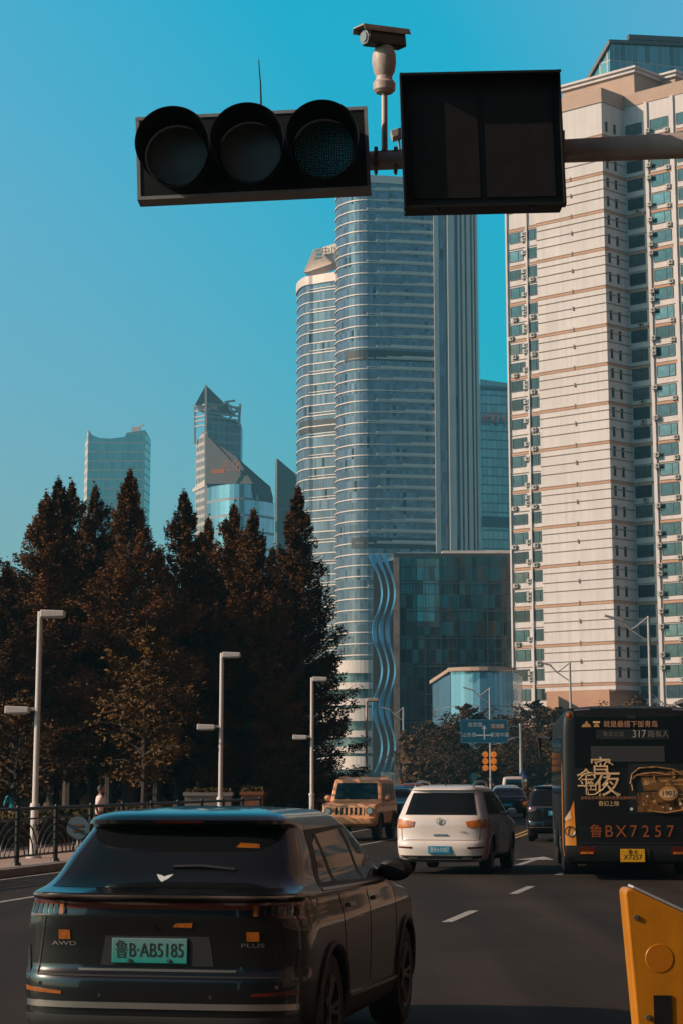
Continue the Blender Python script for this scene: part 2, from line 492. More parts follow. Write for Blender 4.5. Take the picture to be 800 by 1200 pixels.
# ---- trees
def redwood(name_seed, h, R, nb, nspray, size=.12, base=.12, power=.8, wide=.7, lobe=.25):
    rnd = random.Random(name_seed)
    cr = MB(); br = MB(); V, Fc = cr.v, cr.f
    bend = (rnd.uniform(-.15, .15), rnd.uniform(-.15, .15))
    tr = lambda t: Vector((bend[0] * t * t, bend[1] * t * t, h * t))
    gs = rnd.gauss
    lob = [(rnd.uniform(0, 6.28), rnd.uniform(.2, .9), rnd.uniform(1 - lobe, 1 + lobe)) for _ in range(14)]
    for i in range(nb):
        t = base + (1 - base) * ((i + rnd.random()) / nb) ** .9
        az = rnd.uniform(0, 2 * PI)
        rr = R * min(1.0, ((1 - t) / wide)) ** power * (1 if t > .3 else .82 + .6 * t) * rnd.uniform(.66, 1.10)
        for la, lt, lk in lob:                              # lobes: uneven outline
            if abs(t - lt) < .07 and math.cos(az - la) > .4: rr *= lk
        rr += .05
        up = .10 + .55 * t
        d = Vector((math.cos(az), math.sin(az), up))
        p0 = tr(t); side = Vector((-math.sin(az), math.cos(az), 0))
        if i % 2 == 0: br.tube([p0, p0 + d * rr * .5, p0 + d * rr * .92], [.05 * (1 - t) + .010, .022 * (1 - t) + .006, .003], 4)
        ns = int(nspray * (.12 + .95 * rr / R))
        for j in range(ns):
            f = rnd.random() ** .62
            spread = .34 * rr * f * (1.25 - f)
            cx, cy, cz = p0.x + d.x * rr * f + side.x * gs(0, .6) * spread, p0.y + d.y * rr * f + side.y * gs(0, .6) * spread, p0.z + d.z * rr * f + gs(0, .11) + .10 * rr * f * f
            c = Vector((cx, cy, cz))
            a = (d * rnd.uniform(.2, 1) + side * gs(0, .8) + Vector((0, 0, gs(.05, .5)))).normalized()
            b = a.cross(Vector((gs(0, 1), gs(0, 1), gs(0, 1)))).normalized()
            s = size * rnd.uniform(.55, 1.35); k = len(V)
            V += [c - a * s * .5, c - b * s * .2, c + a * s * .6, c + b * s * .2]; Fc.append((k, k + 1, k + 2, k + 3))
    for j in range(90):                                  # leader shoot
        u = rnd.random(); c = tr(.93 + .075 * u) + Vector((gs(0, .07 * (1.1 - u)), gs(0, .07 * (1.1 - u)), 0))
        a = Vector((gs(0, .5), gs(0, .5), 1)).normalized(); b = a.cross(Vector((rnd.random(), 1, 0))).normalized(); s = size
        k = len(V); V += [c - a * s * .5, c - b * s * .2, c + a * s * .6, c + b * s * .2]; Fc.append((k, k + 1, k + 2, k + 3))
    cr.m = [0] * len(Fc); cr.s = [False] * len(Fc)
    tk = MB(); tk.tube([tr(t) for t in (0, .02, .25, .5, .8, .98)], [.27, .2, .16, .11, .05, .012], 9)
    tk.add(br.v, br.f, True)
    return cr, tk
def tree(name, label, cat, loc, crown, trunk, cm, group, h=None):
    t = thing(name, label, cat, loc, random.Random(int(abs(loc[0] * 100) + loc[1] * 7)).uniform(0, 6.28), group)
    cr = crown if isinstance(crown, bpy.types.Mesh) else None
    if cr is None:
        o1 = crown.build('crown', cm, t, recalc=False); o2 = trunk.build('trunk', M['bark'], t)
    else:
        o1 = bpy.data.objects.new('crown', crown); C.objects.link(o1); o1.parent = t
        o2 = bpy.data.objects.new('trunk', trunk); C.objects.link(o2); o2.parent = t
    return t, o1.data, o2.data
variants = [redwood(1, 12, 2.3, 240, 420, base=.14, power=.95), redwood(2, 12, 1.9, 230, 390, base=.16, power=.95), redwood(3, 12, 2.7, 250, 430, base=.12, power=1.0), redwood(4, 12, 2.5, 330, 420, base=.05, power=.95, wide=.9, lobe=.1)]
vm = {}
GT = 'dark redwood trees of the park on the left'
rows = [  # apex px, py, distance, variant, label
    (52, 575, 87, 2, 'broad dark redwood with stepped left outline left of the blue tower'),
    (72, 558, 90, 0, 'tall dark redwood beside the stepped one, left of the blue tower'),
    (90, 561, 95, 1, 'slim dark redwood just left of the flat-topped blue tower'),
    (118, 566, 89, 1, 'slender redwood in front of the blue tower\'s left edge'),
    (158, 548, 86, 0, 'highest-reaching redwood in front of the blue tower\'s right edge'),
    (217, 573, 91, 0, 'brownish redwood left of the lattice-topped tower'),
    (240, 604, 95, 1, 'lower redwood below the lattice-topped tower'),
    (269, 588, 93, 1, 'redwood in front of the round-fronted blue glass block'),
    (294, 595, 90, 3, 'orange tinged redwood right of centre of the tree row'),
    (345, 569, 98, 3, 'full conical redwood at the right end of the tree row'),
    (8, 664, 83, 2, 'lower spreading redwood at the left picture edge'),
    (-42, 690, 87, 0, 'redwood cut by the left picture edge'),
    (190, 640, 101, 2, 'back-row redwood between the two tallest ones'),
    (135, 625, 103, 2, 'back-row redwood behind the slender one'),
    (320, 640, 105, 2, 'back-row redwood beside the full conical one'),
    (30, 690, 106, 2, 'back-row redwood low at the far left'),
    (265, 650, 107, 2, 'back-row redwood below the round-fronted glass block'),
]
for i, (px, py, Y, v, lab) in enumerate(rows):
    P = at(px, py, Y)
    if v in vm: t, a, b = tree('redwood_tree', lab, 'tree', (P.x, P.y, 0), vm[v][0], vm[v][1], None, GT)
    else:
        t, a, b = tree('redwood_tree', lab, 'tree', (P.x, P.y, 0), variants[v][0], variants[v][1], M['needle'], GT)
        vm[v] = (a, b)
    sz = P.z / 12.25
    wd = {9: 1.22, 0: 1.35, 10: 1.6, 8: 1.25, 3: 1.1, 6: 1.15}.get(i, 1.22)
    t.scale = (sz * wd, sz * wd, sz)
# thicket that closes the wood behind the rows
q = MB(); rnd = random.Random(77); pts = []
for i in range(26000):
    Y = rnd.uniform(104, 116); px = rnd.uniform(-160, 372)
    X = (px - 400) * Y / 2602
    top = 7.5 + 1.6 * math.sin(X * .9) + 1.0 * math.sin(X * 2.3 + 1)
    if px > 330: top *= (400 - px) / 70
    pts.append((X, Y, rnd.uniform(0, 1) * top))
leaf_cloud(q, pts, .34, rnd, .5)
tag(q.build('thicket', M['needle'], recalc=False), kind='stuff', label='dense dark undergrowth filling the wood behind the redwoods', cat='undergrowth')

# lighter young tree in front of the wood
def open_tree(seed, h, R, nb, ns, size, base=.2, droop=.0):
    rnd = random.Random(seed); cr = MB(); tk = MB()
    tk.tube([(0, 0, 0), (.03, 0, h * .3), (-.02, .03, h * .6), (.02, 0, h * .96)], [.10, .08, .05, .01], 8)
    for i in range(nb):
        t = base + (1 - base) * (i + rnd.random()) / nb
        az = rnd.uniform(0, 2 * PI); rr = R * math.sin(PI * min(1, (.12 + .88 * (t - base) / (1 - base)) ** .75)) * rnd.uniform(.6, 1.15) + .15
        d = Vector((math.cos(az), math.sin(az), rnd.uniform(.25, .75)))
        p0 = Vector((0, 0, h * t * .93)); p1 = p0 + d * rr * .55; p2 = p0 + d * rr + Vector((0, 0, -.18 * rr))
        tk.tube([p0, p1, p2], [.035, .018, .005], 5)
        for j in range(ns):
            f = rnd.uniform(.25, 1.05)
            c = p0 + (p2 - p0) * f + Vector((rnd.gauss(0, .16), rnd.gauss(0, .16), rnd.gauss(0, .13))) * rr * .7
            a = Vector((rnd.gauss(0, 1), rnd.gauss(0, 1), rnd.gauss(-.1, .5))).normalized()
            b = a.cross(Vector((rnd.gauss(0, 1), rnd.gauss(0, 1), rnd.gauss(0, 1)))).normalized(); s = size * rnd.uniform(.6, 1.3)
            cr.add([c - a * s, c - b * s * .4, c + a * s, c + b * s * .4], [(0, 1, 2, 3)])
    return cr, tk
P = at(172, 716, 66)
cr, tk = open_tree(9, P.z, 1.55, 60, 75, .085, .24)
t, a, b = tree('young_tree', 'lighter orange-brown young tree standing before the dark wood', 'tree', (P.x, P.y, 0), cr, tk, M['needle_warm'], None)
rnd = random.Random(3); q = MB(); pts = []
b0 = at(168, 893, 66) - t.location; b1 = at(206, 866, 65.5) - t.location
for i in range(420):
    f = rnd.random(); c = b0.lerp(b1, f) + Vector((0, 0, .25 * f * (1 - f)))
    pts.append(c + Vector((rnd.gauss(0, .05), rnd.gauss(0, .15), rnd.gauss(0, .07 + .09 * (1 - f)))))
leaf_cloud(q, pts, .06, rnd, .45)
t.rotation_euler = (0, 0, 0)
q.build('bough', M['needle_yellow'], t, recalc=False)
P = at(22, 800, 62)
cr, tk = open_tree(19, P.z, 1.9, 46, 60, .09, .3)
tree('young_tree', 'sparse brownish young tree behind the first lamp post', 'tree', (P.x, P.y, 0), cr, tk, M['needle_warm'], None)

# broadleaf street trees further down the road, right half
bv = [open_tree(31 + i, 8.5, 3.4, 70, 80, .17, .22) for i in range(3)]
bmeshes = []
GB = 'brown broadleaf trees below the glass podium'
blist = [(482, 862, 285, 'low brown street tree at the foot of the wavy facade fins'), (506, 842, 265, 'brown street tree in front of the glass podium\'s left half'),
         (545, 818, 280, 'brown street tree behind the left half of the teal road sign'), (588, 832, 315, 'brown street tree just right of the sign\'s lamp pole'),
         (628, 814, 275, 'brown tree under the left bay of the cream tower'), (655, 822, 265, 'brown tree left of the bus roof at the cream tower\'s base'),
         (690, 830, 280, 'brown tree right behind the bus roof\'s left corner'), (745, 806, 290, 'brown tree behind the bus at the tower\'s inner corner'),
         (800, 812, 280, 'brown tree behind the bus at the right picture edge'), (525, 848, 245, 'smaller brown tree between podium and teal road sign'),
         (610, 850, 251, 'brown tree behind the sign gantry post')]
for i, (px, py, Y, lab) in enumerate(blist):
    P = at(px, py, Y); k_ = i % 3
    if k_ < len(bmeshes): t, a, b = tree('street_or_added_tree', lab, 'tree', (P.x, P.y, 0), *bmeshes[k_], None, GB)
    else:
        t, a, b = tree('street_or_added_tree', lab, 'tree', (P.x, P.y, 0), *bv[k_], M['broad'], GB); bmeshes.append((a, b))
    s_ = P.z / 8.5; t.scale = (max(s_, .8) * 1.1, max(s_, .8) * 1.1, s_)
for i, (Y, lab) in enumerate(((14, 'nearest unseen brown tree added on the right for car reflections'), (30, 'second unseen brown tree added on the right for car reflections'), (47, 'third unseen brown tree added on the right for car reflections'), (66, 'fourth unseen brown tree added on the right for car reflections'))):
    t, a, b = tree('street_or_added_tree', lab, 'tree', (cl(Y) + 8.5 + .02 * Y, Y, 0), *bmeshes[i % 3], None, None)  # unseen trees added to break up reflections on the black car's side
q = MB(); rnd = random.Random(8); pts = []
for i in range(9000):
    px = rnd.uniform(470, 700); Y = rnd.uniform(255, 275); pts.append(((px - 400) * Y / 2602, Y, rnd.uniform(0, 1) ** .8 * (6 + 1.2 * math.sin(px * .11))))
leaf_cloud(q, pts, .5, rnd, .5)
tag(q.build('shrubbery', M['broad'], recalc=False), kind='stuff', label='dark shrubbery closing the far end of the street', cat='shrubs')
P = gp(648, 933)
hd = thing('hedge', 'small brown hedge between the far cars and the black hatchback', 'hedge', (at(648, 912, 120).x, 120, 0))
q = MB(); pts = [(rnd.uniform(-1.2, 1.2), rnd.uniform(-1.2, 14), rnd.uniform(0, 1) ** .5 * 1.25) for i in range(1500)]
leaf_cloud(q, pts, .14, rnd, .5); q.build('foliage', M['broad'], hd, recalc=False)

# ---- tall road lamps on the right
def road_lamp(px, py, Y, lab, flip=1):
    P = at(px, py, Y); h = P.z
    t = thing('road_lamp', lab, 'street lamp', (P.x, P.y, 0), 0, 'tall grey road lamps with branching arms')
    q = MB(); q.cyl((0, 0, 0), (0, 0, h), .14, .10, 12); q.cyl((.0, 0, 0), (0, 0, 2), .17, .16, 12); q.build('post', M['pole'], t)
    q = MB(); q.tube([(0, 0, h - .05), (-.9 * flip, 0, h - .75), (-1.3 * flip, 0, h - .95)], [.07, .06, .06], 6); q.tube([(-.1 * flip, 0, h - 1.7), (-.9 * flip, 0, h - 1.15), (-1.3 * flip, 0, h - .85), (-1.9 * flip, 0, h - .2)], [.05, .06, .07, .06], 6)
    q.build('arm', M['pole'], t)
    q = MB(); q.bar((-1.7 * flip, 0, h - .32), (-3.0 * flip, 0, h + .05), .34, .14); q.build('lamp_head', M['pole'], t, bevel=.03)
    z2 = h - 5.2
    q = MB(); q.tube([(0, 0, z2), (.9 * flip, 0, z2 - .75), (1.3 * flip, 0, z2 - .85)], [.06, .05, .05], 6); q.tube([(0, 0, z2 - 1.2), (1.2 * flip, 0, z2 - 1.0), (2.0 * flip, 0, z2 - .6)], [.05, .05, .05], 6)
    q.build('arm', M['pole'], t)
    q = MB(); q.bar((1.6 * flip, 0, z2 - .78), (2.9 * flip, 0, z2 - .35), .34, .14); q.build('lamp_head', M['pole'], t, bevel=.03)
    return t
road_lamp(759, 722, 150, 'tallest road lamp, above the bus before the cream tower')
road_lamp(667, 776, 205, 'road lamp behind the bus\'s left corner against the cream facade')
road_lamp(573, 806, 250, 'road lamp passing behind the teal direction sign')
road_lamp(472, 829, 300, 'far road lamp beside the wavy facade fins')

# ================================================================ BUILDINGS
def norm2(pl, i):
    a = Vector(pl[max(0, i - 1)]); b = Vector(pl[min(len(pl) - 1, i + 1)])
    d = (b - a).normalized()
    return Vector((d.y, -d.x))                    # outward for polylines running left to right seen from the camera
def wall(mb, pl, z0, z1, zt=None):
    """vertical sheet over a plan polyline, returns uv list"""
    uv, u = [], 0
    vs = []
    for i, p in enumerate(pl):
        if i: u += (Vector(p) - Vector(pl[i - 1])).length
        t = z1 if zt is None else zt[i]
        vs += [(p[0], p[1], z0), (p[0], p[1], t)]; uv += [(u, z0), (u, t)]
    mb.add(vs, [(2 * i, 2 * i + 2, 2 * i + 3, 2 * i + 1) for i in range(len(pl) - 1)])
    return uv
def bandline(mb, pl, z, h, out, inn=-.05):
    pr, pi = [], []
    for i, p in enumerate(pl):
        n = norm2(pl, i)
        pr.append((p[0] + n.x * out, p[1] + n.y * out)); pi.append((p[0] + n.x * inn, p[1] + n.y * inn))
    rows = [[(a[0], a[1], z), (b[0], b[1], z), (b[0], b[1], z + h), (a[0], a[1], z + h)] for a, b in zip(pi, pr)]
    mb.grid(rows, False, True)
    mb.add(rows[0], [(0, 1, 2, 3)]); mb.add(rows[-1], [(0, 1, 2, 3)])
def cap(mb, pl, z, extra):
    mb.add([(p[0], p[1], z) for p in pl] + [(p[0], p[1], z) for p in extra], [tuple(range(len(pl) + len(extra)))])

M['tower_glass'] = curtain('tower_glass', (.14, .15, .185), 1.1, 3.57, (.10, .09, .085), .10, .0, .5, .10, .35, .02, col2=(.02, .025, .03), frac2=.03)
M['alu'] = mat('pale_aluminium', (.72, .57, .49), .5, metal=.1, noise=.06, scale=.2)
M['grey_pier'] = mat('grey_stone_pier', (.68, .55, .49), .6, noise=.08, scale=.15)
M['dark_louvre'] = mat('dark_louvre', (.045, .04, .04), .6)
M['cream'] = mat('cream_render', (.68, .585, .55), .85, noise=.05, scale=.15)
streaks(M['cream'], .86)
M['terracotta'] = mat('terracotta_band', (.50, .265, .165), .8, noise=.1, scale=.3)
M['joint'] = mat('brown_joint', (.30, .215, .175), .8)
M['cornice'] = mat('tan_cornice', (.46, .30, .22), .8, noise=.08, scale=.3)
M['window_teal'] = mat('teal_window_glass', (.05, .10, .11), .06, metal=.35, noise=.45, scale=.45)
M['window_frame'] = mat('dark_window_frame', (.05, .05, .05), .5)
M['ac_white'] = mat('aged_white_enamel', (.42, .37, .33), .5, noise=.2, scale=3)

# ---- central curved glass tower
TY = 700.0
F_ = FPX / math.cos(PITCH)
X_ = lambda px, Y: (px - 400) * Y / F_
XH = lambda px, Y: at(px, 540, Y).x
tower = thing('glass_tower', 'tall round-cornered glass office tower with pale horizontal bands', 'tower', (X_(455, TY), TY, 0))
tl = tower.location
ztop = at(452, 205, TY).z
FL = 3.57
def pts_px(lst): return [(X_(px, Y) - tl.x, Y - tl.y) for px, Y in lst]
curve = []
p0, p1 = (X_(393, 716), 716), (X_(431, 700), 700)
for i in range(13):
    a = PI / 2 * i / 12
    curve.append((p1[0] - (p1[0] - p0[0]) * math.cos(a) - tl.x, p0[1] - (p0[1] - p1[1]) * math.sin(a) - tl.y))
flat_end = (X_(512, 705) - tl.x, 705 - tl.y)
n_ = 8
front = curve + [(curve[-1][0] + (flat_end[0] - curve[-1][0]) * i / n_, curve[-1][1] + (flat_end[1] - curve[-1][1]) * i / n_) for i in range(1, n_ + 1)]
pier_end = (X_(564, 709) - tl.x, 709 - tl.y)
back_r = (pier_end[0] + 3, pier_end[1] + 30)
full = front + [pier_end, back_r]
q = MB(); uv = wall(q, [(curve[0][0] + 6, curve[0][1] + 25)] + full, 0, ztop)
q.build('curtain_wall', M['tower_glass'], tower, recalc=False, uv=uv)
q = MB(); cap(q, full, ztop, [(curve[0][0] + 6, curve[0][1] + 25)]); q.build('roof', M['grey_pier'], tower)
q = MB(); k = 0; z = ztop - .8
nfl = int(ztop / FL)
bandline(q, front, ztop - 2.6, 2.6, .5)
for k in range(1, nfl + 1):
    z = ztop - FL * k - 1.6
    if z < 5: break
    bandline(q, curve + [front[14]], z, .36, .30)
    bandline(q, front[13:], z + .1, .40, .35)
fb = q.build('floor_band', M['alu'], tower); fb['label'] = 'thin pale bands curving round the corner at every floor'
q = MB(); rnd = random.Random(4); LEN = [5.5, 14.5, 10, 18, 14.5, 8, 14.5, 11, 18, 14]
dvec = (Vector(flat_end) - Vector(curve[-1])); dl_ = dvec.length; dvec.normalize()
for k in range(1, nfl + 1):
    z = ztop - FL * k - 1.6
    if z < 60: break
    L_ = LEN[k % len(LEN)]
    e = Vector(flat_end); s_ = e - dvec * L_
    bandline(q, [tuple(s_), tuple(e)], z + .35, .95, .55)
    s2 = e - dvec * min(dl_, L_ + 5)
    bandline(q, [tuple(s2), tuple(s_)], z + .55, .4, .5)
q.build('sunshade', M['grey_pier'], tower)
q = MB()
for pxa, pxb, out in ((512, 517.5, 1.0), (528, 536, 1.6), (541, 543.5, 1.2), (546, 549, 1.4), (551.5, 556, 1.4), (558.5, 560.5, 1.2), (562.5, 565, 1.0)):
    t0, t1 = (pxa - 512) / 52, (pxb - 512) / 52
    a = Vector(flat_end).lerp(Vector(pier_end), t0); b = Vector(flat_end).lerp(Vector(pier_end), t1)
    bandline(q, [tuple(a), tuple(b)], 0, ztop + (3 if out > 1.3 else 1), out)
q.build('pier', M['grey_pier'], tower)
for zpx, a, b in ((416, 6, 21), (636, 8, 21)):
    q = MB(); zz = at(450, zpx, TY).z
    bandline(q, front[a:b], zz - 1.6, 3.4, .3); q.build('louvre_band', M['dark_louvre'], tower)
# lower left wing
zl = at(393, 322, 716).z
wing = []
a0, a1 = (X_(346.5, 742), 742), (X_(366, 724), 724)
for i in range(8):
    a = PI / 2 * i / 7
    wing.append((a1[0] - (a1[0] - a0[0]) * math.cos(a) - tl.x, a0[1] - (a0[1] - a1[1]) * math.sin(a) - tl.y))
wing += [(X_(380, 721) - tl.x, 721 - tl.y), (X_(397, 718) - tl.x, 718 - tl.y)]
q = MB(); uv = wall(q, [(wing[0][0] + 8, wing[0][1] + 15)] + wing, 0, zl); q.build('wing_wall', M['tower_glass'], tower, recalc=False, uv=uv)
q = MB(); cap(q, wing, zl, [(wing[-1][0] + 3, wing[-1][1] + 22), (wing[0][0] + 8, wing[0][1] + 15)]); q.build('wing_roof', M['alu'], tower)
q = MB()
bandline(q, wing, zl - 1.5, 3.0, .5)
for k in range(1, nfl):
    z = zl - FL * k - .8
    if z < 5: break
    bandline(q, wing, z, .36, .28)
    if k % 2: bandline(q, wing[6:], z + 1.0, .25, .28)
q.build('floor_band', M['alu'], tower)
q = MB(); bandline(q, wing[3:], at(370, 499, 722).z - 2, 4.2, .25); q.build('louvre_band', M['dark_louvre'], tower)
# sloping crown wall with the company sign
cr_a = [at(356, 319, 733), at(367, 293, 722), at(397, 284, 718), at(397, 306, 718), at(362, 318, 726)]
q = MB(); q.prism([p - tl for p in cr_a], (2, 8, 0)); q.build('crown_wall', M['alu'], tower)
q = MB()
def frompx(px, py, Y): return at(px, py, Y) - tl
for (xa, ya, xb, yb) in ((369, 291, 378, 305),):
    q.prism([frompx(369, 292, 719.6), frompx(378, 290, 718.2), frompx(378, 302.5, 718.2), frompx(369, 305, 719.6)], (0, -.5, 0))
sgn = q.build('sign_board', mat('sign_dark_teal', (.03, .10, .12), .4), tower)
M['letter_dark'] = mat('dark_sign_letter', (.06, .045, .04), .5)
def text_mesh(body, size, extrude=0, align='CENTER', sx_=1.0):
    cu = bpy.data.curves.new('text', 'FONT'); cu.body = body; cu.size = size; cu.extrude = extrude
    cu.align_x = align; cu.align_y = 'CENTER'; cu.resolution_u = 3
    o = bpy.data.objects.new('text', cu); C.objects.link(o)
    dg = bpy.context.evaluated_depsgraph_get(); dg.update()
    me = bpy.data.meshes.new_from_object(o.evaluated_get(dg))
    vs = [Vector((v.co.x * sx_, v.co.y, v.co.z)) for v in me.vertices]; fs = [tuple(p.vertices) for p in me.polygons]
    bpy.data.objects.remove(o); bpy.data.curves.remove(cu); bpy.data.meshes.remove(me)
    return vs, fs
def text_part(name, body, size, m, parent, fn, sx_=1.0, align='CENTER', extrude=0):
    vs, fs = text_mesh(body, size, extrude, align, sx_)
    q = MB(); q.add([fn(v) for v in vs], fs); return q.build(name, m, parent, recalc=False)
sd_ = (frompx(397, 288, 718) - frompx(369, 292, 719.6)); sd_.z = 0; sd_.normalize()
cpt = frompx(387.5, 295.5, 718.5) + Vector((0, -1.0, 0))
text_part('sign_text', '中国', 3.2, M['letter_dark'], tower, lambda v: cpt + sd_ * (v.x) + Vector((0, 0, v.y)))
cp2 = frompx(373.5, 297.5, 718.4) + Vector((0, -.9, 0))
text_part('sign_emblem', '己', 3.4, M['alu'], sgn, lambda v: cp2 + sd_ * v.x + Vector((0, 0, v.y)))

# ---- white banded building at the tower's foot
wb = thing('banded_building', 'low white building with curved floor bands behind the last conifer', 'building', (X_(425, 520), 520, 0))
pl = []
for i in range(15):
    a = PI * (.02 + .55 * i / 14)
    pl.append((X_(422, 520) - wb.location.x - 7 * math.cos(a) + 1.0, 6 - 9 * math.sin(a)))
pl = [(-9, 8)] + pl + [(5, 2)]
q = MB(); zt_ = at(425, 772, 520).z; uv = wall(q, pl, 0, zt_)
q.build('glass_wall', curtain('banded_glass', (.10, .15, .17), 1.2, 3.5, (.1, .1, .1), .1, .0, .5, .1, .4), wb, recalc=False, uv=uv)
q = MB(); z = zt_ - 3.5; k = 0
while z > 1:
    bandline(q, pl, z, 1.5 if k % 3 else 3.0, .9 + .5 * (k % 2)); z -= 3.7; k += 1
q.build('floor_band', mat('white_band', (.72, .58, .50), .6), wb)
q = MB(); cap(q, pl, zt_ - .5, []); q.build('roof', M['alu'], wb)

# ---- glass podium block with wavy fins
PY_ = 352.0
pod = thing('podium_building', 'dark glass podium block with gridded curtain wall and wavy corner fins', 'building', (X_(462, PY_), PY_, 0))
pz = lambda py, px=520: at(px, py, PY_).z
W_ = X_(606, PY_) - pod.location.x
zt_ = pz(652)
M['pod_dark'] = curtain('dark_podium_glass', (.070, .075, .085), .95, 2.2, (.04, .035, .033), .10, .07, .75, .12, .35, .03, col2=(.16, .10, .08), frac2=.05)
M['pod_teal'] = curtain('teal_podium_glass', (.15, .19, .21), .95, 2.2, (.05, .05, .05), .10, .07, .7, .10, .3, .03)
ta, tb = X_(489, PY_) - pod.location.x, X_(516, PY_) - pod.location.x
q = MB(); uv = wall(q, [(-2, 16), (0, 0), (W_ + 8, 0), (W_ + 10, 30)], 0, zt_); q.build('curtain_wall', M['pod_dark'], pod, recalc=False, uv=uv)
q = MB(); uv = wall(q, [(ta, -.12), (tb, -.12)], pz(735), zt_ - .4); q.build('teal_glazing', M['pod_teal'], pod, recalc=False, uv=uv)
q = MB(); q.prism([(-2, 16, zt_), (0, 0, zt_), (W_ + 8, 0, zt_), (W_ + 10, 30, zt_)], (0, 0, .5)); q.build('roof', M['dark_louvre'], pod)
q = MB()
for z in [zt_ - i * 4.4 for i in range(1, 8)]: q.box((W_ / 2 + 4, -.12, z), (W_ + 7.8, .2, .16))
for i in range(0, 12): q.box((i * 2.5, -.09, zt_ / 2), (.12, .16, zt_ - .1))
q.build('mullion', mat('podium_mullion', (.05, .045, .045), .5), pod)
q = MB(); rnd = random.Random(2)
q.box((12.6, 8, zt_ + .9), (9, 5, 1.2)); q.box((4, 9, zt_ + .8), (5, 4, .8)); q.box((18, 10, zt_ + 1.0), (6, 6, 1.4))
q.build('rooftop_plant', M['grey_pier'], pod)
q = MB(); q.box((0.4, -.5, zt_ / 2 - 1), (.9, .9, zt_ + 1.5)); q.build('corner_pier', mat('weathered_pier', (.20, .16, .14), .8, noise=.5, scale=.6), pod)
q = MB(); q.prism([at(436, 905, PY_ + 1) - pod.location, at(463, 905, PY_ + 1) - pod.location, at(463, 656, PY_ + 1) - pod.location, at(437, 660, PY_ + 1) - pod.location], (0, 1.5, 0)); q.build('corner_glazing', M['dark_louvre'], pod)
M['fin'] = mat('blue_grey_fin', (.12, .34, .50), .25, metal=.5, noise=.15, scale=.3)
for j in range(3):
    q = MB(); rows = []
    for i in range(70):
        py = 650 + (905 - 650) * i / 69
        ph = (py - 695) / 90 * 2 * PI
        px = 442.5 + j * 7.6 + 4.4 * math.cos(ph)
        wdt = 2.4 + 3.6 * max(0, -math.cos(ph))
        if py < 672: wdt = 2.5 + 4.5 * (672 - py) / 22; px -= 3.5 * (672 - py) / 22
        tw = math.cos(ph) * .8
        c = at(px, py, PY_ - 3) - pod.location
        hw = wdt / 2 / F_ * PY_
        dx, dy = hw * math.cos(tw * .5), hw * math.sin(tw * .5) + .25
        rows.append([c + Vector((-dx, dy, 0)), c + Vector((-dx * .8, dy - .5, 0)), c + Vector((dx, -dy, 0)), c + Vector((dx * .8, -dy + .5, 0))])
    q.grid(rows, True, True)
    q.add(rows[0], [(0, 1, 2, 3)]); q.build('facade_fin', M['fin'], pod, sharp=50)

# ---- low curved glass pavilion
PV = 318.0
pav = thing('glass_pavilion', 'pale blue curved glass pavilion with brown eaves in front of the podium', 'building', (X_(555, PV), PV, 0))
pl = [(X_(507, PV + 20) - pav.location.x, 20), (X_(528, PV + 3) - pav.location.x, 3)]
for i in range(10):
    t = i / 9; pl.append((X_(530 + 74 * t, PV) - pav.location.x, 3 - 3 * math.sin(PI * min(1, t * 1.0)) ))
pl += [(X_(612, PV + 20) - pav.location.x, 18)]
zt_ = at(560, 786, PV).z
q = MB(); zt2 = [zt_ - .9, zt_ - .4] + [zt_] * 10 + [zt_]
uv = wall(q, pl, 0, zt_, zt2)
q.build('glass_wall', curtain('pale_blue_glass', (.15, .36, .52), .9, 6.0, (.16, .18, .19), .09, .02, .4, .15, .10, .006), pav, recalc=False, uv=uv)
q = MB(); bandline(q, pl[2:-1], zt_, .55, .7); q.bar(Vector((*pl[0], zt_ - .8)), Vector((*pl[2], zt_ + .2)), .9, .5)
for i in range(24): q.box((pl[2][0] + i * .4, pl[2][1] - 2.2 - .9, zt_ - .05), (.12, .5, .25))
q.build('eaves', M['cornice'], pav)

# ---- blue glass tower with red letters
BY = 900.0
bt = thing('blue_office_tower', 'teal glass tower with red rooftop letters between tower and cream flats', 'tower', (X_(583, BY), BY, 0))
zt_ = at(583, 441, BY).z
q = MB(); pl = [(X_(545, BY) - bt.location.x, 0), (X_(625, BY) - bt.location.x, 8), (X_(630, BY) - bt.location.x, 40)]
M['blue_glass'] = curtain('blue_tower_glass', (.16, .27, .27), 2.2, 3.8, (.10, .20, .21), .08, .16, .75, .12, .16, .01)
uv = wall(q, pl, 0, zt_, [zt_, zt_ - 2.6, zt_ - 3]); q.build('curtain_wall', M['blue_glass'], bt, recalc=False, uv=uv)
q = MB(); M['teal_spandrel'] = mat('teal_spandrel', (.04, .09, .10), .5); bandline(q, pl[:2], at(583, 611, BY).z - 2, 4.5, .3); q.build('dark_band', M['teal_spandrel'], bt); q = MB(); bandline(q, pl[:2], zt_ - 5.4, 1.2, .3); q.build('dark_band', M['teal_spandrel'], bt)
c0 = at(583, 489, BY - 1.5) - bt.location
text_part('roof_letter', 'CHINA', 6.0, mat('faded_red_letter', (.33, .07, .06), .6), bt, lambda v: c0 + Vector((v.x - 1.5, v.x * .08 - v.z, v.y)), extrude=.2)

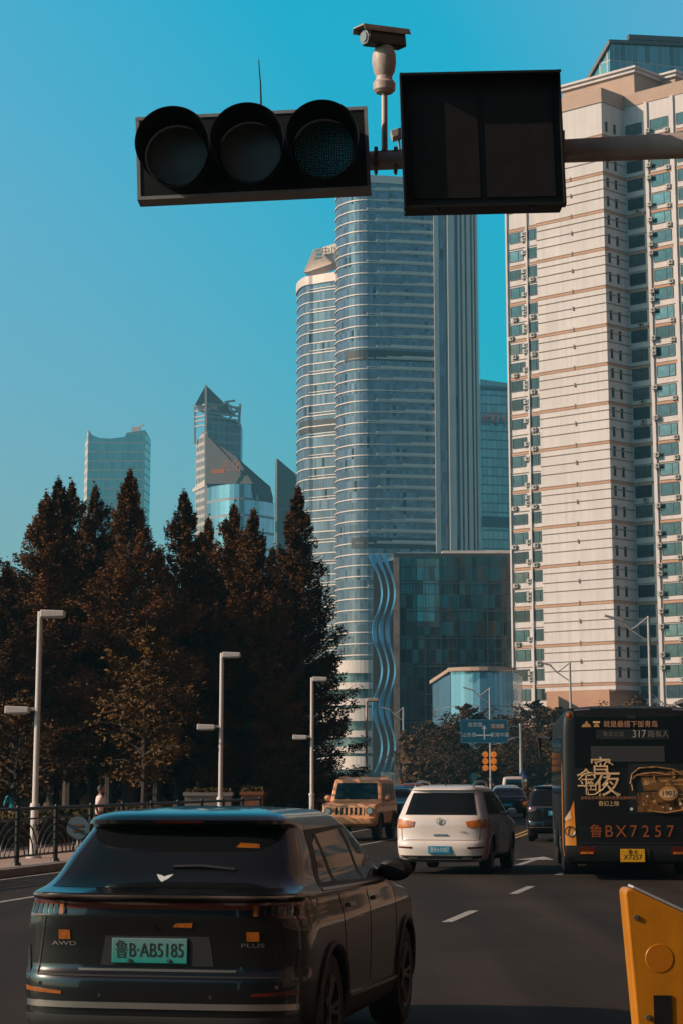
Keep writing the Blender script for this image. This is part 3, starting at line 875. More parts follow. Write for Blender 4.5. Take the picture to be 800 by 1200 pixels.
# ---- far left towers
AY = 980.0
at_ = thing('flat_topped_tower', 'hazy teal glass tower with dipping roofline, farthest left', 'tower', (XH(135, AY), AY, 0))
lo = at_.location
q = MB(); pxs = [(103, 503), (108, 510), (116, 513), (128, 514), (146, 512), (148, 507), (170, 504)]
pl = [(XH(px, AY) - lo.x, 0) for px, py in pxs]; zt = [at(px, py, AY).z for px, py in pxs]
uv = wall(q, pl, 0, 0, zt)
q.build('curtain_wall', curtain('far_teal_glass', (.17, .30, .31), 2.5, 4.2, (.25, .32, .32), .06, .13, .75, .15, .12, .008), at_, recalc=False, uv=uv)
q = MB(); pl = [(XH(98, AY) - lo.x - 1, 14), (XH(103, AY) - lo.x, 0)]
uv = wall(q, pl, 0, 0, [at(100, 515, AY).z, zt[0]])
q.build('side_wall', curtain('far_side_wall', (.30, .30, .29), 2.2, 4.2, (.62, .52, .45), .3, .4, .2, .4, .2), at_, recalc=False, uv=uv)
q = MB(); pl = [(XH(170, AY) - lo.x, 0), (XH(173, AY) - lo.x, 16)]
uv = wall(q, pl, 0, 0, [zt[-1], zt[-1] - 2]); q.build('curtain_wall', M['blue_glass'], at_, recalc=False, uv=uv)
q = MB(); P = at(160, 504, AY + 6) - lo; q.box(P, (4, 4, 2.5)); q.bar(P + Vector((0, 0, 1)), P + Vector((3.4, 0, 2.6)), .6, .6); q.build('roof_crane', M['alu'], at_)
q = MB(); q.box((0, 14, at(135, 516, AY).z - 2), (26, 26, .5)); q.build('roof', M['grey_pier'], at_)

LY = 1040.0
lt = thing('lattice_tower', 'hazy concrete tower topped by an open steel lattice and pointed sail', 'tower', (XH(255, LY), LY, 0))
lo = lt.location
def lp(px, py, dy=0): return at(px, py, LY + dy) - lo
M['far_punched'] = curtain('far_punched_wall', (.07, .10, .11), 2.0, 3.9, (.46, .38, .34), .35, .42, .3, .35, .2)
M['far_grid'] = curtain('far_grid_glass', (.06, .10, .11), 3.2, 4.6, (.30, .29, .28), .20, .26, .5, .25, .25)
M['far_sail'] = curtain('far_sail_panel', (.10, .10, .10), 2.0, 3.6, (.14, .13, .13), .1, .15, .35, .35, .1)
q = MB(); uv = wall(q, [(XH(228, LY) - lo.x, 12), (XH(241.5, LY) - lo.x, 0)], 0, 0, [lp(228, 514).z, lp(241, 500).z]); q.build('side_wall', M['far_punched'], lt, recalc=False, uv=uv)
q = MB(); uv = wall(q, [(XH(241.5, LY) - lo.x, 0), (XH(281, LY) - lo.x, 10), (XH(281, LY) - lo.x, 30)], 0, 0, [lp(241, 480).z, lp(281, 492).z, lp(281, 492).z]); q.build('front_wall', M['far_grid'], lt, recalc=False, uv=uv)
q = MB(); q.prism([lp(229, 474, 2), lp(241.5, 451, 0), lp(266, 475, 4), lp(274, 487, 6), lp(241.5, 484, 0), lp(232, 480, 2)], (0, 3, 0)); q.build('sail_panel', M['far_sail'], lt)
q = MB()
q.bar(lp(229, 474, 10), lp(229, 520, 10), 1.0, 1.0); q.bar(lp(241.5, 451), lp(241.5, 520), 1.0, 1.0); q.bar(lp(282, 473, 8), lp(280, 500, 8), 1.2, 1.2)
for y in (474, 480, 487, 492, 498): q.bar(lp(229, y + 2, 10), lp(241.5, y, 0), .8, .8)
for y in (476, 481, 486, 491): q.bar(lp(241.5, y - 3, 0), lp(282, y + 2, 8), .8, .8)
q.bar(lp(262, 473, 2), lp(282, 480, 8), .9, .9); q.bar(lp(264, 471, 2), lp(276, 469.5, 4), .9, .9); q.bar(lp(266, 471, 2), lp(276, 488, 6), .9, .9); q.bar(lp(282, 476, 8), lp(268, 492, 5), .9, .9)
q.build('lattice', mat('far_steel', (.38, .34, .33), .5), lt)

SYY = 930.0
sb = thing('round_glass_block', 'round-fronted blue glass block with sloping sail roof and orange sign', 'building', (XH(281, SYY), SYY, 0))
lo = sb.location
def sp_(px, py, dy=0): return at(px, py, SYY + dy) - lo
pl = []
for i in range(15):
    t = i / 14; px = 241 + 80 * t
    pl.append((XH(px, SYY) - lo.x, 14 * (2 * t - 1) ** 2))
q = MB(); zt_ = sp_(280, 567).z
tops = [max(sp_(0, 0, 0).z * 0, sp_(280, 567).z if 241 + 80 * i / 14 < 300 else sp_(310, 585).z) for i in range(15)]
uv = wall(q, pl, 0, 0, tops)
q.build('glass_wall', curtain('round_blue_glass', (.22, .40, .48), 2.4, 7.0, (.26, .27, .28), .05, .16, .7, .12, .12, .006), sb, recalc=False, uv=uv)
q = MB(); q.prism([sp_(241, 567, 16), sp_(241, 508, 16), sp_(255, 520, 14), sp_(278, 536, 8), sp_(312, 566, 10), sp_(317, 570, 14), sp_(320, 582, 14), sp_(320, 590, 14), sp_(298, 585, 2), sp_(297, 567, 1)], (0, 3, 0))
q.build('sail_wall', curtain('sail_grey', (.055, .055, .06), 2, 3.5, (.075, .07, .07), .1, .1, .3, .4, .1), sb)
q = MB(); q.prism([sp_(240, 640, 18), sp_(240, 505, 18), sp_(243, 507, 18), sp_(243, 640, 18)], (0, 3, 0)); q.prism([sp_(240, 562, 20), sp_(226, 573, 24), sp_(226, 577, 24), sp_(240, 570, 20)], (0, 2, 0)); q.build('edge_fin', M['grey_pier'], sb)
M['orange_sign'] = mat('orange_sign', (.80, .22, .09), .6)
q = MB(); q.prism([sp_(248, 550, 4), sp_(264.5, 549.5, 4), sp_(264.5, 554.5, 4), sp_(248, 555.5, 4)], (0, -.6, 0)); q.build('sign_board', M['orange_sign'], sb)
c1 = sp_(271, 547, 3)
text_part('sign_text', '石化', 5.2, M['orange_sign'], sb, lambda v: c1 + Vector((v.x * .8, -v.z, v.y * 1.05)), extrude=.3)

cb = thing('slanted_tower', 'narrow hazy tower with slanted top peeking beside the glass tower', 'tower', (XH(335, 960), 960, 0))
lo = cb.location
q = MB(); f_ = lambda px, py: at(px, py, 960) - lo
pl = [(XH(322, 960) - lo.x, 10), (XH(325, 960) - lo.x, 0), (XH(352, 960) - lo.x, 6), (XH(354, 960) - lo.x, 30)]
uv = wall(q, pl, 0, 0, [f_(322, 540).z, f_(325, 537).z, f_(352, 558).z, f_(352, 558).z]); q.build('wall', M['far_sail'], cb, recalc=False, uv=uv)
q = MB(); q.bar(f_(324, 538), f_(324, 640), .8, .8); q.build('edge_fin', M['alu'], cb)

# ---- cream apartment tower
RY = 330.0
P0 = at(712, 450, RY)
cream = thing('apartment_tower', 'cream high-rise apartment block with orange bands and blank corner wall', 'apartment block', (P0.x, P0.y, 0), math.atan2(.69, -.72))
# local +x runs along the sunlit facade away to the left; local -y ... outward normal of that facade
ca, sa = math.cos(cream.rotation_euler.z), math.sin(cream.rotation_euler.z)
def tow(p):                                                # world -> local
    d = Vector(p) - Vector((P0.x, P0.y, 0)); return Vector((d.x * ca + d.y * sa, -d.x * sa + d.y * ca, d.z))
nl = tow(Vector((P0.x - .69, P0.y - .72, 0)))              # outward direction (local)
SG = 1 if nl.y > 0 else -1                                 # outward = +y*SG
ZT, ZB = at(706, 119, RY).z, at(720, 808, RY).z
DEP, LB, LW, RW = 5.9, 13.5, 20.2, 30.0
O = lambda x, out, z: Vector((x, SG * out, z))
def lbox(mb, x0, x1, o0, o1, z0, z1):
    return mb.box(O((x0 + x1) / 2, (o0 + o1) / 2, (z0 + z1) / 2), (abs(x1 - x0), abs(o1 - o0), z1 - z0))
q = MB(); lbox(q, 0, LB, -16, 0, ZB, ZT); lbox(q, LB, LW, -16.1, -.35, 4, ZT - .3); lbox(q, -RW, 0, -30, -DEP, 4, ZT + .2)
q.build('wall', M['cream'], cream)
q = MB(); lbox(q, 1, LB - .5, -15.8, .3, 0, ZB + .05); lbox(q, -RW, 1, -30.3, -DEP + .4, 0, at(760, 832, RY).z); lbox(q, LB - .5, LW, -15, -.2, 0, 4.0); q.build('base', M['terracotta'], cream)
FH = 3.05; NF = int((ZT - 3 - 4) / FH)
zf = [ZT - 4.6 - FH * i for i in range(NF)]                 # window sill-level reference per floor, from the top
bands = {}
for i, z in enumerate(zf):
    zz = z - 1.2
    for (x0, x1, o, lo_) in ((-.02, LB, 0, ZB), (LB, LW, -.35, 4), (-RW, -.0, -DEP, 12)):
        if zz < lo_ + .3: continue
        q1, q2 = bands.setdefault(x0, (MB(), MB()))
        if i % 2 == 0:
            lbox(q1, x0, x1, o, o + .10, zz, zz + .36)
            lbox(q2, x0, x1, o, o + .16, zz + .38, zz + .50)
            if x0 == -.02: lbox(q2, x0, x1, o, o + .13, zz - .92, zz - .83)
        elif x0 == -.02:
            lbox(q2, x0, x1, o, o + .13, zz + .67, zz + .76); lbox(q2, x0, x1, o, o + .13, zz - .73, zz - .64)
        else:
            lbox(q2, x0, x1, o, o + .13, zz + .1, zz + .2)
    if zz > ZB:                                             # the shaded return wall carries the same lines
        q1, q2 = bands.setdefault('return', (MB(), MB()))
        if i % 2 == 0:
            q1.box(O(-.05, -DEP / 2, zz + .18), (.12, DEP, .36)); q2.box(O(-.07, -DEP / 2, zz + .44), (.16, DEP, .12)); q2.box(O(-.07, -DEP / 2, zz - .89), (.16, DEP, .12))
        else:
            q2.box(O(-.07, -DEP / 2, zz + .71), (.16, DEP, .12)); q2.box(O(-.07, -DEP / 2, zz - .69), (.16, DEP, .12))
for q1, q2 in bands.values():
    q1.build('orange_band', M['terracotta'], cream); q2.build('string_course', M['joint'], cream)
q = MB()
for x in (LW - .35, LB + 2.2): lbox(q, x - .16, x + .16, -.35, .0, 4, ZT - .3)
for x in (-4.4, -9.4, -13.6): lbox(q, x - .3, x + .3, -DEP, -DEP + .35, 12, ZT + .2)
q.build('pilaster', M['cream'], cream)
q = MB()
for i, z in enumerate(zf):
    if z < ZB: continue
    c = O(LB * .47, .12, z - 1.0 + (.3 if i % 2 else 0)); q.cyl(c - O(0, .1, 0), c + O(0, .08, 0), .22, .16, 8); q.box(c + O(0, .05, .3), (.14, .12, .4))
q.build('drain_outlet', M['joint'], cream)
# parapets, stepped attic and cornice
q = MB(); lbox(q, -.25, LB + .2, -16.2, .2, ZT - .1, ZT + .2); lbox(q, -.1, LB + .1, -16, .1, ZT + .2, ZT + 2.3); lbox(q, -RW - .1, -.1, -29.8, -DEP + .12, ZT + .2, ZT + 2.3); lbox(q, LB + .1, LW + .1, -16.05, -.25, ZT - .3, ZT + 1.2)
q.build('parapet', M['cornice'], cream)
# attic block, stepped back
def attic(px, py, Y, LL, D, zlow, nm='attic'):
    c = tow(at(px, py, Y)); zt_ = c.z; x0 = c.x; o0 = c.y * SG
    q = MB(); lbox(q, x0, x0 + LL, o0 - D, o0, zlow, zt_ - .9); o = q.build(nm, M['cornice'], cream)
    q = MB(); lbox(q, x0 - .5, x0 + LL + .5, o0 - D - .5, o0 + .5, zt_ - .9, zt_ - .35); lbox(q, x0 - .9, x0 + LL + .9, o0 - D - .9, o0 + .9, zt_ - .35, zt_)
    q.build('cornice', M['cream'], o)
attic(742, 79, 334, 14.5, 14, ZT - 1)
attic(790, 84, 337, 12, 14, ZT - 1)
# windows
wt = MB()
def window_geo(w_, h_, small=False):
    q = MB(); q.cur = 0
    lbox(q, -w_ / 2, w_ / 2, .0, .05, 0, h_)
    q.cur = 1; t = .09
    lbox(q, -w_ / 2 - .03, w_ / 2 + .03, .0, .12, -t, 0); lbox(q, -w_ / 2 - .03, w_ / 2 + .03, .0, .12, h_, h_ + t)
    lbox(q, -w_ / 2 - t, -w_ / 2, .0, .12, 0, h_); lbox(q, w_ / 2, w_ / 2 + t, .0, .12, 0, h_)
    if not small: lbox(q, -w_ * .17, -w_ * .17 + .09, .05, .11, 0, h_)
    return q
wmats = [[mat('teal_window_glass', c, .06, metal=mtl, noise=.4, scale=.5), M['window_frame']] for c, mtl in (((.06, .095, .11), .45), ((.035, .05, .06), .3), ((.12, .17, .19), .5), ((.015, .018, .022), .1), ((.10, .105, .10), .2))]
rnd = random.Random(11); proto_w = {}; nwin = 0; rest = MB()
def put_window(x, out, z, w_, h_):
    global nwin
    k = rnd.choice((0, 0, 1, 1, 2, 3, 4)) if out > -3 else rnd.choice((0, 0, 2, 2, 1, 0))
    key = (w_, k)
    if key not in proto_w: proto_w[key] = window_geo(w_, h_).build('window', wmats[k], cream); o = proto_w[key]
    else: o = proto_w[key].copy(); C.objects.link(o)
    o.parent = cream; o.location = O(x, out, z); nwin += 1
def put_rest(x, out, z, w_, h_):
    g_ = window_geo(w_, h_, w_ < 1); b = O(x, out, z)
    for f, m in zip(g_.f, g_.m): rest.cur = m; rest.add([Vector(g_.v[i]) + b for i in f], [tuple(range(len(f)))])
for i, z in enumerate(zf):
    if z > 7 and i >= 5: put_window(LB + 4.5 + rnd.choice((0, 0, 0, .12, -.1)), -.35, z, 2.7, rnd.choice((1.6, 1.6, 1.45)))
    if z > 7 and i >= 5: put_rest(LB + 1.1, -.35, z, 1.9, 1.6)
    if z > at(760, 822, RY).z:
        if i % 1 == 0: put_window(-1.9, -DEP, z, 2.9, 1.7)
        put_window(-6.8, -DEP, z, 3.3, 1.7)
        put_rest(-11.6, -DEP, z, 2.9, 1.7); put_rest(-16.4, -DEP, z, 2.9, 1.7); put_rest(-21.4, -DEP, z, 2.9, 1.7)
o = rest.build('window', wmats[1], cream); o['kind'] = 'stuff'
slit = MB(); sc_ = []
q = MB(); 
for i, z in enumerate(zf):
    if z < ZB + 1: continue
    for y in (1.15, 3.3):
        q.cur = 0; q.box(O(-.02, -y, z + .7), (.06, .55, 1.35)); q.cur = 1
        q.box(O(-.05, -y, z - .02), (.14, .7, .1)); q.box(O(-.05, -y, z + 1.42), (.14, .7, .1))
sl_ = q.build('slit_window', wmats[3], cream); sl_['kind'] = 'stuff'
# outdoor air conditioners hung on the two window bays
def ac_geo():
    q = MB(); q.cur = 0
    q.box((0, 0, .32), (.92, .36, .64)); q.cur = 1
    q.cyl((-.14, SG * .18, .32), (-.14, SG * .20, .32), .25, .25, 16); q.cur = 2
    for x in (-.32, .32): q.box((x, -SG * .02, -.03), (.05, .5, .05)); q.box((x, -SG * .22, -.2), (.05, .05, .36))
    return q.build('air_conditioner', [M['ac_white'], M['black_plastic'], M['joint']], None)
acp = None
def put_ac(x, out, z):
    global acp
    if acp is None: acp = ac_geo(); o = acp
    else: o = acp.copy(); C.objects.link(o)
    lp_ = O(x, out + .28, z)
    o.location = cream.matrix_basis @ lp_; o.rotation_euler = cream.rotation_euler
    tag(o, 'small off-white air conditioner box hung on the cream apartment tower', 'air conditioner', 'air conditioners on the cream apartment tower')
bpy.context.view_layer.update()
for i, z in enumerate(zf):
    if z < 8: continue
    if i >= 5:
        if rnd.random() < .75: put_ac(LB + 2.75, -.35, z - .2 + rnd.uniform(-.2, .3))
        if rnd.random() < .45: put_ac(LB + 2.75, -.35, z + .75)
        if rnd.random() < .45: put_ac(LB + 1.3 + rnd.uniform(-.2, .2), -.35, z - .85)
        if rnd.random() < .35: put_ac(LB + 5.3 + rnd.uniform(-.5, .5), -.35, z - .85)
    if z > at(760, 822, RY).z + 1:
        if rnd.random() < .7: put_ac(-4.4 - .55, -DEP + .35, z + rnd.uniform(-.6, .5))
        if rnd.random() < .3: put_ac(-4.4 - .55, -DEP + .35, z + 1.15)
        if rnd.random() < .7: put_ac(-8.3, -DEP, z - .85)
        if rnd.random() < .3: put_ac(-2.3, -DEP, z - .85)

# ---- bronze-glass penthouse tower behind it
gt = thing('glass_rooftop_tower', 'slant-edged bronze glass tower rising behind the cream apartment block', 'tower', (X_(760, 420), 420, 0))
lo = gt.location; f_ = lambda px, py, dy=0: at(px, py, 420 + dy) - lo
zl_ = f_(700, 130).z
q = MB()
pl = [(f_(688, 88).x, 6), (f_(714, 50).x, 0), (f_(860, 50).x, 8)]
uv = []; u = 0
vs = [f_(684, 100, 6), f_(714, 49, 0), f_(714, 400, 0), f_(684, 400, 6), f_(860, 56, 8), f_(860, 400, 8)]
q.add(vs, [(0, 3, 2, 1), (1, 2, 5, 4)])
uv = [(v.x + 50, v.z) for v in vs]
q.build('curtain_wall', curtain('bronze_teal_glass', (.14, .20, .20), 1.3, 6.0, (.50, .40, .34), .13, .04, .7, .12, .35, .02), gt, recalc=False, uv=uv)
q = MB(); q.bar(f_(713, 48.5, -.3), f_(862, 55, 7.7), .6, .7); q.bar(f_(714, 49, -.3), f_(683.5, 101, 5.8), .6, .7); q.bar(f_(735, 44, 3), f_(862, 50, 10), 1.2, 1.0); q.bar(f_(690, 85, 4.5), f_(862, 82, 7.6), .3, .4)
q.build('roof_edge', mat('bronze_edge', (.12, .09, .08), .5), gt)

# ---- unseen blocks added around the camera to darken ambient light and mirror in paint
M['unseen_brown_block'] = curtain('unseen_brown_block_wall', (.02, .025, .03), 4.2, 4.0, (.20, .11, .07), .38, .4, .3, .2, .8, .01, col2=(.30, .22, .17), frac2=.12)
M['unseen_grey_block'] = curtain('unseen_grey_block_wall', (.015, .017, .02), 2.6, 3.6, (.04, .028, .022), .4, .5, .2, .3, .5, .01)
def block(label, x, y, sx_, sy_, h, m):
    t = thing('unseen_block', label, 'building', (x, y, 0))
    pl = [(-sx_ / 2, -sy_ / 2), (-sx_ / 2, sy_ / 2), (sx_ / 2, sy_ / 2), (sx_ / 2, -sy_ / 2), (-sx_ / 2, -sy_ / 2)]
    q = MB(); uv = wall(q, pl, 0, h); q.build('wall', m, t, recalc=False, uv=uv)
    q = MB(); q.box((0, 0, h + .2), (sx_ + .6, sy_ + .6, .5)); q.build('roof', M['grey_pier'], t)
block('unseen long brown block added on the right to mirror in car paint and glass', 40, 30, 26, 120, 44, M['unseen_brown_block'])
block('unseen grey block added at the right behind the camera to darken reflections', 44, -62, 34, 50, 38, M['unseen_grey_block'])
block('unseen tall grey block added behind the camera to darken reflections', 2, -75, 44, 24, 60, M['unseen_grey_block'])
block('unseen grey block added at the left behind the camera to darken reflections', -52, -90, 40, 24, 42, M['unseen_grey_block'])
block('unseen far grey block added on the right to hide sky from reflections', 60, 172, 28, 130, 55, M['unseen_grey_block'])

# ================================================================ OVERHEAD SIGNAL, DISPLAY, CAMERA
SY = 13.5
def ppm_at(px, py, Y): return (at(px + 1, py, Y) - at(px, py, Y)).length
c = at(296, 179, SY); mpp = ppm_at(296, 179, SY)
sig = thing('traffic_light', 'large black three-lamp traffic light hanging overhead at the left', 'traffic light', c)
sig.rotation_euler = (0, rad(-2.4), rad(-1.5))
W2, H2 = 135.5 * mpp, 48 * mpp / .965
M['housing'] = mat('black_housing', (.007, .007, .007), .5, noise=.2, scale=6)
M['edge_grey'] = mat('grey_housing_edge', (.30, .29, .29), .5, noise=.1, scale=8)
q = MB(); q.box((0, .09, 0), (2 * W2 - .012, .16, 2 * H2 - .012)); q.build('housing', M['housing'], sig, bevel=.01)
q = MB(); t_ = .022
for z in (-1, 1): q.box((0, .09, z * (H2 - t_ / 2 + .004)), (2 * W2 + .01, .175, t_))
for x in (-1, 1): q.box((x * (W2 - t_ / 2 + .004), .09, 0), (t_, .172, 2 * H2 - .03))
q.build('edge_frame', M['edge_grey'], sig)
lensm = mat('unlit_signal_lens', (.33, .40, .38), .5, noise=.15, scale=10, spec=.25)
ledm = bpy.data.materials.new('led_lens'); ledm.use_nodes = True
n = ledm.node_tree.nodes; L = ledm.node_tree.links; pb = n['Principled BSDF']
tcn = n.new('ShaderNodeTexCoord'); vo = n.new('ShaderNodeTexVoronoi'); vo.inputs['Scale'].default_value = 62; vo.inputs['Randomness'].default_value = .35
vo.voronoi_dimensions = '2D'
sp0 = n.new('ShaderNodeSeparateXYZ'); cb0 = n.new('ShaderNodeCombineXYZ'); L.new(tcn.outputs['Object'], sp0.inputs[0]); L.new(sp0.outputs[0], cb0.inputs[0]); L.new(sp0.outputs[2], cb0.inputs[1])
L.new(cb0.outputs[0], vo.inputs['Vector'])
rp = n.new('ShaderNodeValToRGB'); L.new(vo.outputs['Distance'], rp.inputs[0]); rp.color_ramp.elements[0].color = (.20, .85, .9, 1); rp.color_ramp.elements[1].color = (.09, .15, .16, 1)
rp.color_ramp.elements[0].position = .15; rp.color_ramp.elements[1].position = .42
L.new(rp.outputs[0], pb.inputs['Base Color']); pb.inputs['Roughness'].default_value = .6; pb.inputs['Specular IOR Level'].default_value = .2
for i, (px, rr) in enumerate(((206, 43), (292, 43), (378, 42))):
    cx = (px - 296) * mpp * 1.0 + .01; R_ = rr * mpp
    q = MB(); q.lathe([(R_ * .82, -.005), (R_ * .6, -.022), (R_ * .3, -.032), (.001, -.035)], (cx, 0, 0), 'Y', 40); lens_ = q.build('lens', ledm if i == 2 else lensm, sig)
    if i == 2: lens_['label'] = 'dotted teal lens'
    q = MB(); n_ = 48; D = .33
    rows = []
    for k_, (ra, y_) in enumerate(((R_ * .86, 0), (R_ * .98, -D))):
        pass
    ang = [2 * PI * k_ / n_ for k_ in range(n_)]
    dep = lambda a: D * (1 if math.sin(a) > -.25 else max(.35, 1 - (-.25 - math.sin(a)) * .8))
    outer0 = [(cx + math.cos(a) * R_ * .90, 0, math.sin(a) * R_ * .90) for a in ang]
    outer1 = [(cx + math.cos(a) * R_ * 1.0, -dep(a), math.sin(a) * R_ * 1.0) for a in ang]
    inner1 = [(cx + math.cos(a) * R_ * .985, -dep(a), math.sin(a) * R_ * .985) for a in ang]
    inner0 = [(cx + math.cos(a) * R_ * .885, -.002, math.sin(a) * R_ * .885) for a in ang]
    q.grid([outer0, outer1, inner1, inner0], True, True)
    q.build('visor', M['housing'], sig)
q = MB(); a0 = at(306, 131, SY + .1) - c; a1 = at(303, 70, SY + .1) - c
q.tube([a0, (a0 + a1) / 2 + Vector((.004, 0, 0)), a1], [.007, .005, .003], 6); o = q.build('antenna', M['housing'], sig)
sig_inv = Matrix.Rotation(rad(2.4), 4, 'Y')
o.matrix_local = sig_inv
# display box
LYY = 13.25
c2 = at(564, 164, LYY); mp2 = ppm_at(564, 164, LYY)
led = thing('display_box', 'large black twin-panel display box hanging from the mast arm', 'display', c2)
led.rotation_euler = (0, rad(-1.6), rad(1.0))
w2, h2 = 92.5 * mp2, 78 * mp2 / .965
q = MB(); q.box((0, .1, 0), (2 * w2, .2, 2 * h2)); q.build('housing', M['housing'], led, bevel=.008)
scr = mat('unlit_display', (.020, .0185, .018), .5, noise=.22, scale=9, spec=.2)
seg = mat('unlit_segment', (.0135, .0125, .0125), .5)
for sx_ in (-1, 1):
    q = MB(); q.box((sx_ * w2 * .475, -.006, -h2 * .06), (w2 * .86, .012, h2 * 1.62)); o = q.build('panel', scr, led)
q = MB()
q.add([(-w2 - .01, 0, h2 + .008), (w2 + .01, 0, h2 + .008), (w2 + .01, -.12, h2 - .02), (-w2 - .01, -.12, h2 - .02), (-w2 - .01, 0, h2 - .01), (w2 + .01, 0, h2 - .01), (w2 + .01, -.12, h2 - .035), (-w2 - .01, -.12, h2 - .035)],
      [(0, 1, 2, 3), (7, 6, 5, 4), (0, 3, 7, 4), (1, 5, 6, 2), (2, 6, 7, 3), (0, 4, 5, 1)])
for x in (-1, 1): q.box((x * (w2 + .004), -.03, 0), (.012, .07, 2 * h2))
q.box((0, -.02, -h2 - .004), (2 * w2 + .02, .08, .014))
q.build('visor', M['housing'], led)
q = MB()
for x in (-.6, .6): q.cyl((x * w2, -.02, -h2 - .01), (x * w2, -.02, -h2 - .035), .015, .015, 8)
q.build('latch', M['housing'], led)
# mast arm and its post
pa, pbm, pc = at(425, 189, 13.75), at(560, 182, 13.65), at(1010, 160, 13.3)
arm = thing('mast_arm', 'brown-grey steel mast arm carrying the overhead traffic light', 'pole', (pc.x, pc.y, 0))
M['arm_paint'] = mat('weathered_arm_paint', (.46, .37, .33), .45, noise=.2, scale=2, metal=.1)
al = arm.location
q = MB(); q.tube([pa - al, pbm - al, pc - al], [.063, .070, .098], 24); q.build('arm', M['arm_paint'], arm)
q = MB(); q.cyl((0, 0, 0), (0, 0, pc.z + .4), .17, .14, 24); q.cyl((0, 0, 0), (0, 0, .04), .32, .32, 20); q.build('post', M['arm_paint'], arm)
q = MB()
for px in (440, 463): P = at(px, 187.5, 13.74) - al; q.box(P, (.025, .14, .142)); q.cyl(P + Vector((0, 0, -.07)), P + Vector((0, 0, -.10)), .008, .008, 6)
P = at(657, 176, 13.6) - al; q.box(P, (.03, .2, .21)); q.build('clamp', mat('dark_clamp', (.22, .165, .145), .5), arm)
# surveillance camera on its stand
mp3 = ppm_at(449, 100, 13.7) * .88
B = at(450, 178, 13.7)
cc = thing('surveillance_camera', 'beige surveillance camera on a pan-tilt head above the arm', 'camera', B)
ivory = mat('aged_ivory_paint', (.46, .36, .31), .5, noise=.25, scale=12)
q = MB(); hh = lambda py: at(450, py, 13.7).z - B.z
q.cyl((0, 0, 0), (0, 0, hh(108)), .021, .020, 14); q.build('stand', M['arm_paint'], cc)
q = MB(); u = mp3
q.lathe([(.001, hh(109)), (11 * u, hh(109)), (14.5 * u, hh(106)), (15 * u, hh(98)), (13 * u, hh(95.5)), (11.5 * u, hh(95)), (10.5 * u, hh(90)), (14 * u, hh(84)), (16 * u, hh(74)), (15.5 * u, hh(64)), (12 * u, hh(56)), (9 * u, hh(54)), (.001, hh(53.5))], (0, 0, 0), 'Z', 32)
q.build('pan_tilt_head', ivory, cc)
dirc = Vector((-.80, -.58, -.10)).normalized()
cz = hh(46); q = MB()
Mx = dirc.to_track_quat('X', 'Z').to_matrix()
q.box((0.0, 0, cz), (.30, .10, .105), M=Mx); hb = q.build('camera_body', M['housing'], cc, bevel=.012)
q = MB()
top = [Mx @ Vector(v) + Vector((0, 0, cz)) for v in ((.205, -.068, .038), (.205, -.058, .072), (.205, .058, .072), (.205, .068, .038))]
bot = [Mx @ Vector(v) + Vector((0, 0, cz)) for v in ((-.175, -.068, .038), (-.175, -.058, .072), (-.175, .058, .072), (-.175, .068, .038))]
thk = [p - Mx @ Vector((0, 0, .008)) for p in top], [p - Mx @ Vector((0, 0, .008)) for p in bot]
q.grid([top, bot], False); q.grid([thk[0], thk[1]], False)
q.add([*top, *thk[0]], [(0, 1, 5, 4), (1, 2, 6, 5), (2, 3, 7, 6)]); q.add([*bot, *thk[1]], [(0, 4, 5, 1), (1, 5, 6, 2), (2, 6, 7, 3)])
q.build('sunshield', ivory, cc)
q = MB(); fc = Vector((0, 0, cz)) + dirc * .152
q.cyl(fc - dirc * .02, fc + dirc * .012, .048, .048, 20); q.cyl(fc + dirc * .01, fc + dirc * .02, .034, .034, 20); q.build('lens', mat('camera_window', (.25, .22, .21), .15, coat=1), cc)
q = MB(); P = at(464, 158, 13.8)
sn = thing('small_sensor', 'small white sensor box between the camera stand and display', 'sensor', P)
q.box((0, 0, 0), (.07, .12, .05), M=Matrix.Rotation(rad(-18), 3, 'Y')); q.cyl((.015, 0, -.03), (.03, 0, -.22), .008, .008, 8); q.build('body', mat('sensor_white', (.5, .46, .44), .5), sn, bevel=.008)

# ---- yellow barrier post in the lower right corner
BYY = 8.0
bz = lambda px, py: at(px, py, BYY)
b0 = bz(731, 1041)
bar = thing('barrier_cabinet', 'bright yellow slant-topped barrier cabinet in the lower right corner', 'barrier', (b0.x + .12, BYY, 0))
mz = ppm_at(760, 1100, BYY)
ztl = b0.z; xl = b0.x - bar.location.x
wid = .62; zr = ztl - wid * .44
yel = streaks(mat('yellow_enamel', (.66, .22, .006), .42, noise=.12, scale=7, coat=.15), .80, (6, 6, .6))
# body slightly splayed towards the foot on the right, narrow rounded left edge
pf = [(xl, 0, ztl - .012), (xl + .012, 0, ztl), (xl + .03, 0, ztl - .002), (xl + wid, 0, zr), (xl + wid + .02, 0, 0), (xl + .10, 0, 0)]
q = MB(); q.prism([Vector(p_) for p_ in pf], (-.0, .16, 0)); q.build('body', yel, bar, bevel=.012)
q = MB(); d_ = (Vector(pf[3]) - Vector(pf[2])).normalized(); nrm = Vector((-d_.z, 0, d_.x))
q.prism([Vector(pf[2]) + nrm * .003 + Vector((0, .006, 0)), Vector(pf[3]) + nrm * .003 + Vector((0, .006, 0)), Vector(pf[3]) + nrm * .011 + Vector((0, .006, 0)), Vector(pf[2]) + nrm * .011 + Vector((0, .006, 0))], (0, .148, 0)); q.build('top_strip', mat('pale_top_strip', (.42, .40, .42), .5), bar)
rc = bz(772, 1123) - bar.location; q = MB(); q.cyl((rc.x, .0, rc.z), (rc.x, -.0018, rc.z), .050, .048, 28); q.build('reflector', mat('dull_reflector', (.55, .17, .006), .4, noise=.08, scale=60), bar)
